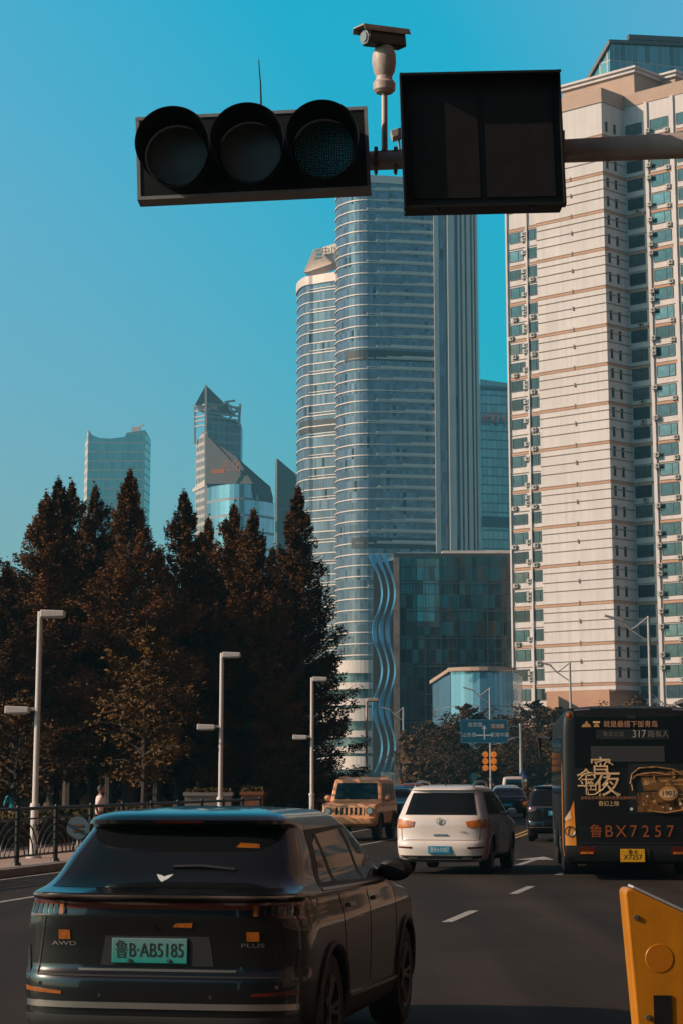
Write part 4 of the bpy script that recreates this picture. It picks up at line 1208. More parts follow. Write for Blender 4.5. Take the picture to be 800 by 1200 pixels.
sc0 = bz(776, 1194) - bar.location; q = MB(); q.box((sc0.x, -.001, sc0.z - .09), (.062, .006, .34)); q.build('slot', M['black_plastic'], bar)
for bx, by_ in ((738, 1075), (752, 1192)):
    P = bz(bx, by_) - bar.location; q = MB(); q.cyl((P.x + .02, .001, P.z), (P.x + .02, -.006, P.z), .010, .009, 6); q.build('bolt', M['bright'], bar)

# ================================================================ SIGNS AND SIGNALS DOWN THE ROAD
GY = 230.0
gm = ppm_at(567, 857, GY)
gpole = at(610, 912, GY)
gan = thing('direction_sign', 'teal direction sign panel on a grey cantilever post', 'road sign', (gpole.x, GY, 0))
gl = gan.location
q = MB(); q.cyl((0, 0, 0), (0, 0, at(610, 848, GY).z), .17, .14, 14); q.build('post', M['pole'], gan)
q = MB()
for py in (851, 864): q.bar(at(610, py, GY) - gl, at(560, py + .5, GY) - gl, .12, .12)
q.build('arm', M['pole'], gan)
sign_teal = mat('teal_sign', (.004, .085, .15), .45)
s0, s1 = at(539, 871, GY - .3) - gl, at(594.5, 843, GY - .3) - gl
q = MB(); q.box(((s0.x + s1.x) / 2, -.3, (s0.z + s1.z) / 2), (s1.x - s0.x, .12, s1.z - s0.z)); q.build('sign_panel', sign_teal, gan)
wtxt = mat('sign_white', (.50, .52, .52), .5)
q = MB(); w_, h_ = s1.x - s0.x, s1.z - s0.z; cxx, czz = (s0.x + s1.x) / 2, (s0.z + s1.z) / 2
for z in (-1, 1): q.box((cxx, -.365, czz + z * (h_ / 2 - .06)), (w_ - .1, .01, .05))
for x in (-1, 1): q.box((cxx + x * (w_ / 2 - .06), -.365, czz), (.05, .01, h_ - .18))
q.build('border', mat('sign_border', (.10, .25, .30), .5), gan)
q = MB(); q.box((s0.x + w_ * .78, -.37, s0.z + h_ * .70), (w_ * .30, .02, h_ * .20)); q.build('name_plate', mat('sign_brown_plate', (.20, .07, .05), .5), gan)
def on_sign(x, z): return lambda v: Vector((s0.x + w_ * x + v.x, -.385, s0.z + h_ * z + v.y))
text_part('sign_text', '南京路', .52, wtxt, gan, on_sign(.31, .76)); text_part('sign_text', '东海路', .46, wtxt, gan, on_sign(.78, .71))
text_part('sign_text', '山东路', .50, wtxt, gan, on_sign(.18, .34)); text_part('sign_text', '香港中路', .50, wtxt, gan, on_sign(.82, .34))
q = MB(); X0, Z0 = s0.x + w_ * .5, s0.z + h_ * .15
q.box((X0, -.37, Z0 + .55), (.13, .02, 1.1)); q.box((X0, -.372, Z0 + .45), (1.7, .02, .13))
q.add([(X0 - .25, -.375, Z0 + 1.1), (X0 + .25, -.375, Z0 + 1.1), (X0, -.375, Z0 + 1.5)], [(0, 1, 2)]); q.build('arrow', wtxt, gan, recalc=False)
# small blue sign and plate on the gantry post
sm_blue = mat('sign_blue', (.015, .10, .30), .45); sm_or = mat('sign_orange', (.55, .16, .03), .5)
P = at(611.5, 909, GY - .3)
ss = thing('warning_sign', 'small blue triangle sign with white plate under the teal direction sign', 'road sign', P)
q = MB(); k_ = gm
q.prism([(-5.5 * k_, 0, -3 * k_), (5.5 * k_, 0, -3 * k_), (0, 0, 7.5 * k_)], (0, .06, 0)); q.build('sign_plate', sm_blue, ss)
q = MB(); q.prism([(-1.8 * k_, -.03, -1.6 * k_), (1.8 * k_, -.03, -1.6 * k_), (0, -.03, 2.2 * k_)], (0, .02, 0)); q.build('symbol', sm_or, ss)
q = MB(); q.box((0, 0, -5.6 * k_), (9.5 * k_, .06, 3.2 * k_)); q.build('plate', wtxt, ss)
P = at(555, 914, 225)
ss = thing('blue_sign', 'small round and square blue sign on a post among the far trees', 'road sign', (P.x, 225, 0)); k_ = ppm_at(555, 914, 225)
q = MB(); q.cyl((0, .05, 0), (0, .05, P.z + 5 * k_), .05, .05, 8); q.build('post', M['pole'], ss)
q = MB(); q.cyl((0, 0, P.z + 4 * k_), (0, -.05, P.z + 4 * k_), 4.2 * k_, 4.2 * k_, 20); q.build('round_plate', mat('dull_blue', (.02, .085, .11), .5), ss)
q = MB(); q.box((0, -.03, P.z - 5 * k_), (6.5 * k_, .05, 8 * k_)); q.build('square_plate', mat('dull_teal', (.01, .09, .12), .5), ss)
P = at(472, 911, 296)
ss = thing('blue_sign', 'tiny blue and orange sign on the far road lamp beside the wavy fins', 'road sign', P); k_ = ppm_at(472, 911, 296)
q = MB(); q.cyl((0, 0, 3 * k_), (0, -.1, 3 * k_), 4.5 * k_, 4.5 * k_, 16); q.build('round_plate', sm_blue, ss)
q = MB(); q.box((0, -.05, -4.5 * k_), (9 * k_, .08, 5 * k_)); q.build('plate', sm_or, ss)
# amber signal heads, two columns
P = at(573, 892, 246)
for sgn_, lab in ((-1, 'amber column of three signal heads left of the lamp pole'), (1, 'amber column of three signal heads right of the lamp pole')):
    k_ = ppm_at(573, 892, 246)
    tl_ = thing('signal_heads', lab, 'traffic light', (P.x + sgn_ * 4.9 * k_, 246, P.z))
    am = mat('amber_lamp', (.85, .22, .012), .45, emit=.45)
    q = MB(); q.box((0, .25, 0), (4.5 * k_, .2, 24 * k_)); q.build('backplate', M['housing'], tl_)
    for j in (-1, 0, 1):
        q = MB(); q.lathe([(.001, -.35), (2.2 * k_, -.30), (3.4 * k_, -.1), (3.6 * k_, .2), (.001, .22)], (0, 0, j * 7.8 * k_), 'Y', 16); q.build('lamp', am, tl_)
# roadside odds and ends behind the black car
M['planter'] = mat('grey_planter', (.16, .14, .13), .8, noise=.2, scale=3)
for x0, x1, y0, col, lab in ((218, 272, 929, (.20, .18, .17), 'grey low planter box behind the black car roof'), (284, 308, 928, (.20, .075, .035), 'brown low box right of the grey planter')):
    a, b = at(x0, y0, 70), at(x1, y0, 70)
    t = thing('planter_box', lab, 'planter', ((a.x + b.x) / 2, 70, .0))
    q = MB(); W_ = b.x - a.x; h_ = a.z
    q.box((0, 0, h_ / 2), (W_, .9, h_)); q.box((0, 0, h_ - .04), (W_ + .1, 1.0, .1)); q.build('box', mat('planter_render', col, .8, noise=.25, scale=4), t)
    q = MB(); r_ = random.Random(int(x0)); leaf_cloud(q, [(r_.uniform(-W_ / 2, W_ / 2), r_.uniform(-.4, .4), h_ + r_.uniform(0, .14)) for _ in range(160)], .07, r_, .5); q.build('plants', M['hedge'], t, recalc=False)

# ================================================================ VEHICLES
def pchip(tab, k):
    zs = [r[0] for r in tab]; ys = [r[k] for r in tab]; n = len(zs)
    h = [zs[i + 1] - zs[i] for i in range(n - 1)]; d = [(ys[i + 1] - ys[i]) / h[i] for i in range(n - 1)]
    m = [d[0]] + [0 if d[i - 1] * d[i] <= 0 else 2 * d[i - 1] * d[i] / (d[i - 1] + d[i]) for i in range(1, n - 1)] + [d[-1]]
    def f(z):
        if z <= zs[0]: return ys[0]
        if z >= zs[-1]: return ys[-1]
        i = 0
        while zs[i + 1] < z: i += 1
        t = (z - zs[i]) / h[i]
        return ((1 + 2 * t) * (1 - t) ** 2 * ys[i] + t * (1 - t) ** 2 * h[i] * m[i] + t * t * (3 - 2 * t) * ys[i + 1] + t * t * (t - 1) * h[i] * m[i + 1])
    return f
class Car:
    """body lofted from horizontal slices; +x is forward, rear of the car at x = 0"""
    def __init__(s, L, tab, n=4.5, nf=4.0, taper=.03):
        # tab rows: z, x_rear, x_front, half width, rear corner depth, front corner depth
        s.L, s.tab, s.n, s.nf, s.taper = L, tab, n, nf, taper
        s.f = [pchip(tab, k) for k in range(1, 6)]
    def hwx(s, x, z):
        return s.f[2](z) * (1 - s.taper * ((x - s.L * .48) / (s.L / 2)) ** 2)
    def contour(s, z, nr=16, ns=64):
        xr, xf, hw, rc, rf = [f(z) for f in s.f]
        half = []
        for i in range(nr + 1):
            a = PI / 2 * i / nr
            y = math.sin(a) ** (2 / s.n); x = xr + rc * (1 - math.cos(a) ** (2 / s.n))
            half.append((x, y * s.hwx(x, z)))
        x0, x1 = xr + rc, xf - rf
        for i in range(1, ns):
            x = x0 + (x1 - x0) * i / ns; half.append((x, s.hwx(x, z)))
        for i in range(nr, -1, -1):
            a = PI / 2 * i / nr
            y = math.sin(a) ** (2 / s.nf); x = xf - rf * (1 - math.cos(a) ** (2 / s.nf))
            half.append((x, y * s.hwx(x, z)))
        return [(x, y) for x, y in half] + [(x, -y) for x, y in half[-2:0:-1]]
    def Y(s, x, z):
        xr, xf, hw, rc, rf = [f(z) for f in s.f]; w_ = s.hwx(x, z)
        if x < xr + rc:
            t = max(0, min(1, 1 - (x - xr) / max(rc, 1e-4))); return w_ * max(0, 1 - t ** s.n) ** (1 / s.n)
        if x > xf - rf:
            t = max(0, min(1, 1 - (xf - x) / max(rf, 1e-4))); return w_ * max(0, 1 - t ** s.nf) ** (1 / s.nf)
        return w_
    def XR(s, y, z):
        xr, xf, hw, rc, rf = [f(z) for f in s.f]; t = min(1, abs(y) / max(s.hwx(xr + rc * .3, z), 1e-4))
        return xr + rc * (1 - max(0, 1 - t ** s.n) ** (1 / s.n))
    def XF(s, y, z):
        xr, xf, hw, rc, rf = [f(z) for f in s.f]; t = min(1, abs(y) / max(s.hwx(xf - rf * .3, z), 1e-4))
        return xf - rf * (1 - max(0, 1 - t ** s.nf) ** (1 / s.nf))
    def body(s, name, m, parent, arches, ra, zs=None, zarch=.36, dz=.025):
        z0, z1 = s.tab[0][0], s.tab[-1][0]
        n = int((z1 - z0) / dz); zs = [z0 + (z1 - z0) * i / n for i in range(n + 1)]
        rows = [[(x, y, z) for x, y in s.contour(z)] for z in zs]
        q = MB(); q.smooth = True; q.grid(rows, True, True)
        N = len(rows[0])
        # wheel openings
        def cen(x):
            for a in arches:
                if abs(x - a) < ra + .2: return a
        for i, v in enumerate(q.v):
            a = cen(v[0])
            if a is None or abs(v[1]) < .5: continue
            dx, dz_ = v[0] - a, v[2] - zarch; r_ = math.hypot(dx, dz_)
            if abs(r_ - ra) < .034 and dz_ > -.2 and r_ > 0: q.v[i] = (a + dx / r_ * ra, v[1], zarch + dz_ / r_ * ra)
        keep = []
        for k_, f in enumerate(q.f):
            c = Vector((0, 0, 0))
            for i in f: c += Vector(q.v[i])
            c /= 4; a = cen(c.x)
            if a is not None and abs(c.y) > .5 and math.hypot(c.x - a, c.z - zarch) < ra - .004: continue
            keep.append(k_)
        q.f = [q.f[k_] for k_ in keep]; q.m = [0] * len(keep); q.s = [True] * len(keep)
        top = rows[-1]; half = N // 2                                  # close the roof across
        for i in range(half):
            a, b, c_, d_ = top[i], top[i + 1], top[(N - i - 1) % N], top[(N - i) % N]
            if i == 0: q.add([a, b, c_], [(0, 1, 2)], True)
            elif i == half - 1: q.add([a, b, d_], [(0, 1, 2)], True)
            else: q.add([a, b, c_, d_], [(0, 1, 2, 3)], True)
        bm_me = q.build(name, m, parent, sharp=28)
        return bm_me
    def underside(s, parent, m, z=.24):
        q = MB(); pts = [(x, y * .93, z) for x, y in s.contour(z + .03)]; q.add(pts, [tuple(range(len(pts)))])
        q.box((s.L * .5, 0, z + .1), (s.L * .88, s.f[2](z) * 1.35, .24)); return q.build('underbody', m, parent)
    # patches lying on the skin
    def _grid(s, P, c4, nu, nv, th, edge=True):
        (a, b, c, d) = c4; q = MB(); rows = []
        for j in range(nv + 1):
            row = []
            for i in range(nu + 1):
                u, v = i / nu, j / nv
                h = a[0] * (1 - u) * (1 - v) + b[0] * u * (1 - v) + c[0] * u * v + d[0] * (1 - u) * v
                k_ = a[1] * (1 - u) * (1 - v) + b[1] * u * (1 - v) + c[1] * u * v + d[1] * (1 - u) * v
                row.append(P(h, k_, th))
            rows.append(row)
        q.grid(rows, True)
        if edge:
            def rim(line):                                              # skirt back into the body
                pass
            n1 = nu + 1
            per = [(0, i) for i in range(n1)] + [(j, nu) for j in range(1, nv + 1)] + [(nv, i) for i in range(nu - 1, -1, -1)] + [(j, 0) for j in range(nv - 1, 0, -1)]
            vs = []
            for j, i in per:
                u, v = i / nu, j / nv
                h = a[0] * (1 - u) * (1 - v) + b[0] * u * (1 - v) + c[0] * u * v + d[0] * (1 - u) * v
                k_ = a[1] * (1 - u) * (1 - v) + b[1] * u * (1 - v) + c[1] * u * v + d[1] * (1 - u) * v
                vs += [P(h, k_, th), P(h, k_, -.03)]
            n2 = len(per)
            q.add(vs, [(2 * i, 2 * i + 1, 2 * ((i + 1) % n2) + 1, 2 * ((i + 1) % n2)) for i in range(n2)], False)
        return q
    def rear(s, name, m, parent, c4, th=.006, nu=14, nv=6, **k):      # corners in (y, z)
        P = lambda y, z, t: (s.XR(y, z) - t, y, z)
        return s._grid(P, c4, nu, nv, th).build(name, m, parent, sharp=40)
    def front(s, name, m, parent, c4, th=.006, nu=14, nv=6):
        P = lambda y, z, t: (s.XF(y, z) + t, y, z)
        return s._grid(P, c4, nu, nv, th).build(name, m, parent, sharp=40)
    def side(s, name, m, parent, c4, sg, th=.005, nu=12, nv=8):       # corners in (x, z), sg +1 left / -1 right
        P = lambda x, z, t: (x, sg * (s.Y(x, z) + t), z)
        return s._grid(P, c4, nu, nv, th).build(name, m, parent, sharp=40)
    def rear_text(s, name, body, size, m, parent, yc, zc, th=.012, sx_=1.0):
        vs, fs = text_mesh(body, size, 0, 'CENTER', sx_)
        q = MB(); q.add([(s.XR(yc - v.x, zc + v.y) - th, yc - v.x, zc + v.y) for v in vs], fs); return q.build(name, m, parent, recalc=False)
def flat_plate(car, parent, y0, y1, z0, z1, m, text, tm, size, sx_=.8, gap=.016, front=False, text2=None):
    ys_, zs_ = (y0, (y0 + y1) / 2, y1), (z0, (z0 + z1) / 2, z1)
    if front: x = max(car.XF(y, z) for y in ys_ for z in zs_) + gap; d = 1
    else: x = min(car.XR(y, z) for y in ys_ for z in zs_) - gap; d = -1
    q = MB(); q.box((x - d * .012, (y0 + y1) / 2, (z0 + z1) / 2), (.024, abs(y1 - y0), z1 - z0)); o = q.build('number_plate', m, parent, bevel=.004)
    for b, zc, s_ in ([(text, (z0 + z1) / 2, size)] if text2 is None else [(text, z1 - (z1 - z0) * .25, size * .75), (text2, z0 + (z1 - z0) * .36, size)]):
        if not b: continue
        vs, fs = text_mesh(b, s_, 0, 'CENTER', sx_); q = MB()
        q.add([(x + d * .003, (y0 + y1) / 2 + d * v.x, zc + v.y) for v in vs], fs); q.build('plate_text', tm, o, recalc=False)
    o['plate_x'] = x
    return o
def wheel(parent, x, y, sg, R_=.36, w_=.24, spokes=5, rimm=None, name='wheel', yaw=0):
    t = bpy.data.objects.new(name, None); C.objects.link(t); t.parent = parent; t.location = (x, y, R_); t.rotation_euler = (0, 0, yaw)
    q = MB(); hw = w_ / 2
    q.lathe([(R_ * .64, -hw * .9), (R_ * .80, -hw), (R_ * .93, -hw * .94), (R_ * .99, -hw * .7), (R_, 0), (R_ * .99, hw * .7), (R_ * .93, hw * .94), (R_ * .80, hw), (R_ * .64, hw * .9)], (0, 0, 0), 'Y', 40)
    q.build('tyre', M['rubber'], t)
    q = MB(); o = sg * hw
    q.lathe([(R_ * .65, o * .9), (R_ * .66, o * .98), (R_ * .60, o * .95), (R_ * .57, o * .3)], (0, 0, 0), 'Y', 40)
    for k_ in range(spokes):
        a = 2 * PI * k_ / spokes
        for da in (-.16, .16):
            p0 = Vector((math.cos(a + da * .4) * R_ * .10, o * .72, math.sin(a + da * .4) * R_ * .10)); p1 = Vector((math.cos(a + da) * R_ * .61, o * .86, math.sin(a + da) * R_ * .61))
            q.bar(p0, p1, .022, .03)
    q.cyl((0, o * .5, 0), (0, o * .86, 0), R_ * .15, R_ * .13, 16)
    q.build('rim', rimm or M['rim_dark'], t)
    q = MB(); q.cyl((0, o * .2, 0), (0, o * .3, 0), R_ * .62, R_ * .62, 30); q.cyl((0, o * .3, 0), (0, o * .34, 0), R_ * .42, R_ * .42, 30); q.build('brake_disc', M['brake'], t)
    return t
def arch_lip(car, parent, arches, ra, zarch, m, r=.022, sides=(1, -1)):
    for a in arches:
        for sg in sides:
            q = MB(); pts = []
            for i in range(25):
                an = rad(-12) + rad(204) * i / 24
                x, z = a + math.cos(an) * (ra + .008), zarch + math.sin(an) * (ra + .008)
                if z < .22: continue
                pts.append((x, sg * (car.Y(x, z) + .002), z))
            q.tube(pts, r, 6); q.build('arch_trim', m, parent)
            q = MB(); rows = []                                        # dark wheel well
            for i in range(19):
                an = rad(-8) + rad(196) * i / 18; x, z = a + math.cos(an) * ra, zarch + math.sin(an) * ra
                rows.append([(x, sg * (car.Y(x, z) - .0), z), (x, sg * .45, z)])
            q.grid(rows, True); q.add([(p_[1]) for p_ in rows], [tuple(range(len(rows)))]); q.build('wheel_well', M['black_plastic'], parent)
M['rim_dark'] = mat('dark_alloy', (.10, .095, .09), .35, metal=.8)
M['rim_silver'] = mat('silver_alloy', (.40, .38, .36), .35, metal=.8)
M['brake'] = mat('brake_steel', (.09, .085, .08), .5, metal=.5)
M['paint_black'] = mat('black_car_paint', (.0045, .004, .0045), .3, spec=.35, coat=.8, croug=.04)
M['paint_white'] = mat('white_car_paint', (.80, .68, .62), .3, coat=.8, noise=.03, scale=1)
M['paint_orange'] = mat('sand_orange_paint', (.85, .40, .19), .4, coat=.5, noise=.04, scale=1)
M['cladding'] = mat('grey_plastic_cladding', (.022, .020, .019), .6)
M['tail_red'] = mat('red_tail_lamp', (.10, .012, .006), .12, coat=1)
M['tail_orange'] = mat('amber_tail_lamp', (.60, .15, .015), .15, coat=1, noise=.35, scale=9)
M['orange_refl'] = mat('orange_reflector_or_glint', (.30, .078, .006), .3, noise=.35, scale=30)  # real reflectors and lenses, plus reflections painted on the black tailgate
M['plate_blue'] = mat('blue_number_plate', (.01, .22, .36), .4)
M['plate_text'] = mat('plate_white_letters', (.6, .62, .62), .5)
M['trim_silver'] = mat('brushed_trim', (.42, .36, .33), .28, metal=.85)

def mirror(car, parent, x, z, sg, m, w_=.22, h_=.15):
    q = MB(); y = sg * (car.Y(x, z) + .13)
    rows = []
    for u, k_ in ((-.06, .55), (-.055, .86), (-.02, 1), (.05, .9), (.10, .55), (.115, .15)):
        rows.append([(x + u, y + math.cos(2 * PI * i / 16) ** 1 * w_ / 2 * k_, z + math.sin(2 * PI * i / 16) * h_ / 2 * k_) for i in range(16)])
    q.grid(rows, True, True); q.add(rows[0], [tuple(range(16))]); q.bar((x + .02, sg * (car.Y(x, z) - .02), z - .05), (x + .02, y, z - .03), .05, .05)
    return q.build('mirror', m, parent, sharp=60)

# ---- the black SUV in the foreground
DX = .2
def car_root(name, label, px, Y, slope, toward=False):
    P = at(px, 912, Y); rz = math.atan2(1, slope) if not toward else math.atan2(-1, -slope)
    return thing(name, label, 'car', (P.x, Y, 0), rz)
bk = car_root('parked_car', 'black SUV with teal number plate, closest to the camera', 184, 13.75, .20); bk.name = 'sport_utility_car'
LB_ = 4.55
tabB = [ # z, xr, xf, hw, rcr, rcf
    (.22, .20, 4.36, .80, .35, .45), (.27, .10, 4.45, .88, .40, .5), (.33, .05, 4.50, .91, .42, .55), (.375, .028, 4.53, .925, .44, .58), (.43, .03, 4.54, .93, .44, .6),
    (.55, .03, 4.55, .935, .44, .62), (.63, .04, 4.55, .94, .44, .65), (.665, .072, 4.54, .94, .44, .65), (.80, .074, 4.53, .94, .44, .66), (.86, .072, 4.50, .938, .44, .7),
    (.92, .068, 4.45, .935, .44, .7), (.965, .064, 4.35, .928, .46, .7), (1.00, .062, 4.15, .92, .46, .7), (1.04, .07, 3.75, .91, .48, .6), (1.085, .055, 3.45, .905, .50, .5), (1.105, -.01, 3.40, .90, .52, .45), (1.125, -.02, 3.36, .885, .52, .42),
    (1.145, .10, 3.30, .865, .52, .40), (1.20, .26, 3.12, .83, .50, .38), (1.32, .43, 2.92, .785, .48, .36), (1.45, .61, 2.68, .725, .46, .34), (1.505, .68, 2.55, .70, .44, .32), (1.525, .56, 2.50, .69, .42, .30), (1.56, .54, 2.38, .665, .42, .28),
    (1.595, .66, 2.20, .62, .44, .26), (1.62, 1.0, 1.95, .52, .3, .2), (1.632, 1.35, 1.75, .30, .15, .12)]
kb = Car(LB_, tabB, n=4.2, nf=3.4, taper=.035)
arB, raB, zaB = (.93, 3.68), .40, .37
kb.body('body', M['paint_black'], bk, arB, raB, zarch=zaB)
kb.underside(bk, M['black_plastic'])
arch_lip(kb, bk, arB, raB, zaB, M['cladding'], .026)
for x in arB:
    for sg in (1, -1): wheel(bk, x, sg * .80, sg, .365, .25, 5)
# sills and lower cladding
for sg in (1, -1):
    kb.side('sill', M['cladding'], bk, [(1.34, .25), (3.27, .25), (3.27, .40), (1.34, .43)], sg, .012)
    kb.side('sill_trim', M['trim_silver'], bk, [(1.45, .405), (3.2, .375), (3.2, .395), (1.45, .43)], sg, .016)
gl = M['cabin_glass']
wnd = lambda nm, c4, sg: kb.side(nm, gl, bk, c4, sg, .004)
for sg in (1, -1):
    kb.side('window_surround', M['black_plastic'], bk, [(.80, 1.135), (3.22, 1.105), (2.55, 1.50), (1.05, 1.49)], sg, .002)
    wnd('quarter_window', [(.92, 1.165), (1.27, 1.15), (1.25, 1.435), (1.12, 1.40)], sg)
    wnd('rear_window', [(1.35, 1.145), (2.13, 1.135), (2.10, 1.475), (1.32, 1.455)], sg)
    wnd('front_window', [(2.22, 1.135), (3.04, 1.125), (2.52, 1.475), (2.19, 1.478)], sg)
    kb.side('window_trim', M['trim_silver'], bk, [(.82, 1.115), (3.22, 1.09), (3.22, 1.103), (.82, 1.13)], sg, .008)
    kb.side('pillar', M['black_plastic'], bk, [(1.27, 1.14), (1.35, 1.14), (1.32, 1.47), (1.25, 1.46)], sg, .006)
    # door gaps, handles
    for c4 in ([(2.155, .45), (2.165, .45), (2.175, 1.11), (2.165, 1.11)], [(1.32, .62), (1.33, .62), (1.235, 1.12), (1.225, 1.12)], [(3.20, .45), (3.21, .45), (3.23, 1.09), (3.22, 1.09)]):
        kb.side('door_gap', M['black_plastic'], bk, c4, sg, .0025, nu=1, nv=10)
    for x in (1.42, 2.32): kb.side('door_handle', M['trim_silver'], bk, [(x, .985), (x + .19, .98), (x + .19, 1.005), (x, 1.01)], sg, .022, 4, 1)
    mirror(kb, bk, 2.98, 1.165, sg, M['black_plastic'], .26, .17)
wnd_refl = kb.side('window_reflection', mat('blue_reflection', (.02, .13, .22), .5, noise=.7, scale=22), bk, [(2.36, 1.30), (2.54, 1.29), (2.47, 1.40), (2.34, 1.41)], -1, .007)  # blue reflection painted onto the side glass
kb.side('tag_reflection', mat('pale_reflection', (.30, .25, .22), .6), bk, [(2.46, 1.20), (2.66, 1.235), (2.63, 1.27), (2.44, 1.235)], -1, .007)  # pale reflection painted onto the same pane
# tail
kb.rear('rear_window', gl, bk, [(.735, 1.155), (-.735, 1.155), (-.605, 1.498), (.605, 1.498)], .006, 20, 10)
kb.rear('spoiler_lamp', M['tail_red'], bk, [(.16, 1.532), (-.16, 1.532), (-.16, 1.55), (.16, 1.55)], .006)
kb.rear('tail_lamp_bar', M['tail_red'], bk, [(.86, 1.03), (-.86, 1.03), (-.86, 1.07), (.86, 1.07)], .008, 36, 2)
kb.rear('tailgate_lip', M['trim_silver'], bk, [(.84, 1.100), (-.84, 1.100), (-.84, 1.116), (.84, 1.116)], .006, 36, 2)
for sg in (1, -1):
    kb.rear('tail_lamp', M['tail_red'], bk, [(sg * .895, .97), (sg * .60, 1.0), (sg * .60, 1.075), (sg * .895, 1.075)], .016, 12, 4)
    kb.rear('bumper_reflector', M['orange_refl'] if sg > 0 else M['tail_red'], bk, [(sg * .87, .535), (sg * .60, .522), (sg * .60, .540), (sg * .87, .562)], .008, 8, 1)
    kb.rear('orange_glint', M['orange_refl'], bk, [(sg * .60 + .038, .845), (sg * .60 - .04, .845), (sg * .60 - .036, .90), (sg * .60 + .04, .90)], .008, 2, 2)  # orange light reflections painted as small tiles above the lettering
    kb.rear_text('badge_text', 'AWD' if sg > 0 else 'PLUS', .034, M['trim_silver'], bk, sg * .60, .82, .012, 2.0)
    kb.rear('exhaust_trim', M['black_plastic'], bk, [(sg * .80, .255), (sg * .5, .255), (sg * .5, .30), (sg * .80, .30)], .01, 6, 2)
kb.rear('bumper_trim', M['trim_silver'], bk, [(.90, .445), (-.90, .445), (-.90, .480), (.90, .480)], .016, 40, 2)
kb.rear('bumper_insert', M['cladding'], bk, [(.87, .29), (-.87, .29), (-.87, .40), (.87, .40)], .008, 40, 3)
kb.rear('tailgate_trim', M['trim_silver'], bk, [(.50, .662), (-.50, .662), (-.50, .676), (.50, .676)], .010, 20, 1)
kb.rear('plate_recess', M['black_plastic'], bk, [(.36, .695), (-.36, .695), (-.33, .87), (.33, .87)], .003, 10, 2)
kb.rear('handle_or_glint', M['orange_refl'], bk, [(-.10, .925), (-.22, .922), (-.225, .95), (-.12, .948)], .008, 4, 1)  # orange reflection painted on the tailgate, no handle here
kb.rear('tailgate_gap', M['black_plastic'], bk, [(.78, .63), (-.78, .63), (-.78, .640), (.78, .640)], .004, 24, 1)
for sg in (1, -1):
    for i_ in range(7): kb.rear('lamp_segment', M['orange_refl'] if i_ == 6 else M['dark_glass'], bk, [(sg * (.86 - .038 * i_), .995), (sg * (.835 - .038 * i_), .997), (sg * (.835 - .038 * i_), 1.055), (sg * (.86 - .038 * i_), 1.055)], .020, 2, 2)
    kb.rear('tailgate_gap', M['black_plastic'], bk, [(sg * .79, .64), (sg * .78, .64), (sg * .735, .98), (sg * .745, .98)], .004, 1, 8)
    kb.rear('bumper_vent', M['black_plastic'], bk, [(sg * .90, .60), (sg * .84, .60), (sg * .86, .80), (sg * .91, .76)], .006, 3, 4)
    kb.side('body_crease', M['trim_silver'], bk, [(.55, .935), (1.9, .90), (1.9, .906), (.55, .941)], sg, .004, 16, 1)
    q = MB(); y_ = sg * .35; xx = kb.XR(y_, .52); q.cyl((xx + .01, y_, .52), (xx - .004, y_, .52), .012, .012, 12); y_ = sg * .75; xx = kb.XR(y_, .58); q.cyl((xx + .01, y_, .58), (xx - .004, y_, .58), .012, .012, 12); q.build('parking_sensor', M['black_plastic'], bk)
q = MB(); q.cyl((kb.XR(0, .925) - .002, .02, .925), (kb.XR(0, .925) - .016, .02, .925), .014, .012, 12); q.build('rear_camera', M['dark_glass'], bk)
# green plate with darker letters
pmat = mat('green_number_plate', (.02, .33, .30), .4)
n = pmat.node_tree.nodes; L = pmat.node_tree.links
t_ = n.new('ShaderNodeTexCoord'); s_ = n.new('ShaderNodeSeparateXYZ'); L.new(t_.outputs['Generated'], s_.inputs[0]); r_ = n.new('ShaderNodeValToRGB'); L.new(s_.outputs['Z'], r_.inputs[0])
r_.color_ramp.elements[0].color = (.006, .25, .22, 1); r_.color_ramp.elements[1].color = (.12, .22, .22, 1); L.new(r_.outputs[0], n['Principled BSDF'].inputs['Base Color'])
pl_ = flat_plate(kb, bk, .285, -.195, .71, .858, pmat, '鲁B·AB5185', M['black_plastic'], .118, .74)
q = MB(); xx = pl_['plate_x']; del pl_['plate_x']
for y in (.17, -.08): q.cyl((xx, y, .727), (xx - .01, y, .727), .011, .011, 10)
q.build('plate_screw', M['chrome'], pl_)
# wing-shaped emblem, wiper
q = MB(); X0 = kb.XR(0, 1.10)
def em(y, z): return (kb.XR(y, z) - .014, y, z)
ec = (.02, 1.205)
for sg in (1, -1):
    q.add([em(ec[0], ec[1] - .018), em(ec[0] + sg * .03, ec[1]), em(ec[0] + sg * .055, ec[1] + .026), em(ec[0] + sg * .02, ec[1] + .020), em(ec[0], ec[1] + .012)], [(0, 1, 2, 3, 4)])
q.build('emblem', M['plate_text'], bk, recalc=False)
q = MB(); w0, w1 = (-.02, 1.275), (-.42, 1.26)
q.tube([(kb.XR(*w0) - .025, *w0), (kb.XR(-.2, 1.28) - .03, -.2, 1.28), (kb.XR(*w1) - .02, *w1)], .011, 6); q.build('wiper', M['black_plastic'], bk)
kb.rear('cabin_light_reflection', mat('orange_reflection', (.24, .07, .006), .4, noise=.4, scale=12), bk, [(-.38, 1.39), (-.53, 1.385), (-.52, 1.41), (-.40, 1.418)], .009, 4, 1).name = 'window_reflection'  # orange light reflection painted onto the rear glass
kb.front('windscreen', gl, bk, [(.70, 1.10), (-.70, 1.10), (-.58, 1.52), (.58, 1.52)], .006, 16, 8)
for sg in (1, -1): kb.front('headlight', M['chrome'], bk, [(sg * .86, .80), (sg * .5, .80), (sg * .5, .88), (sg * .88, .88)], .006)

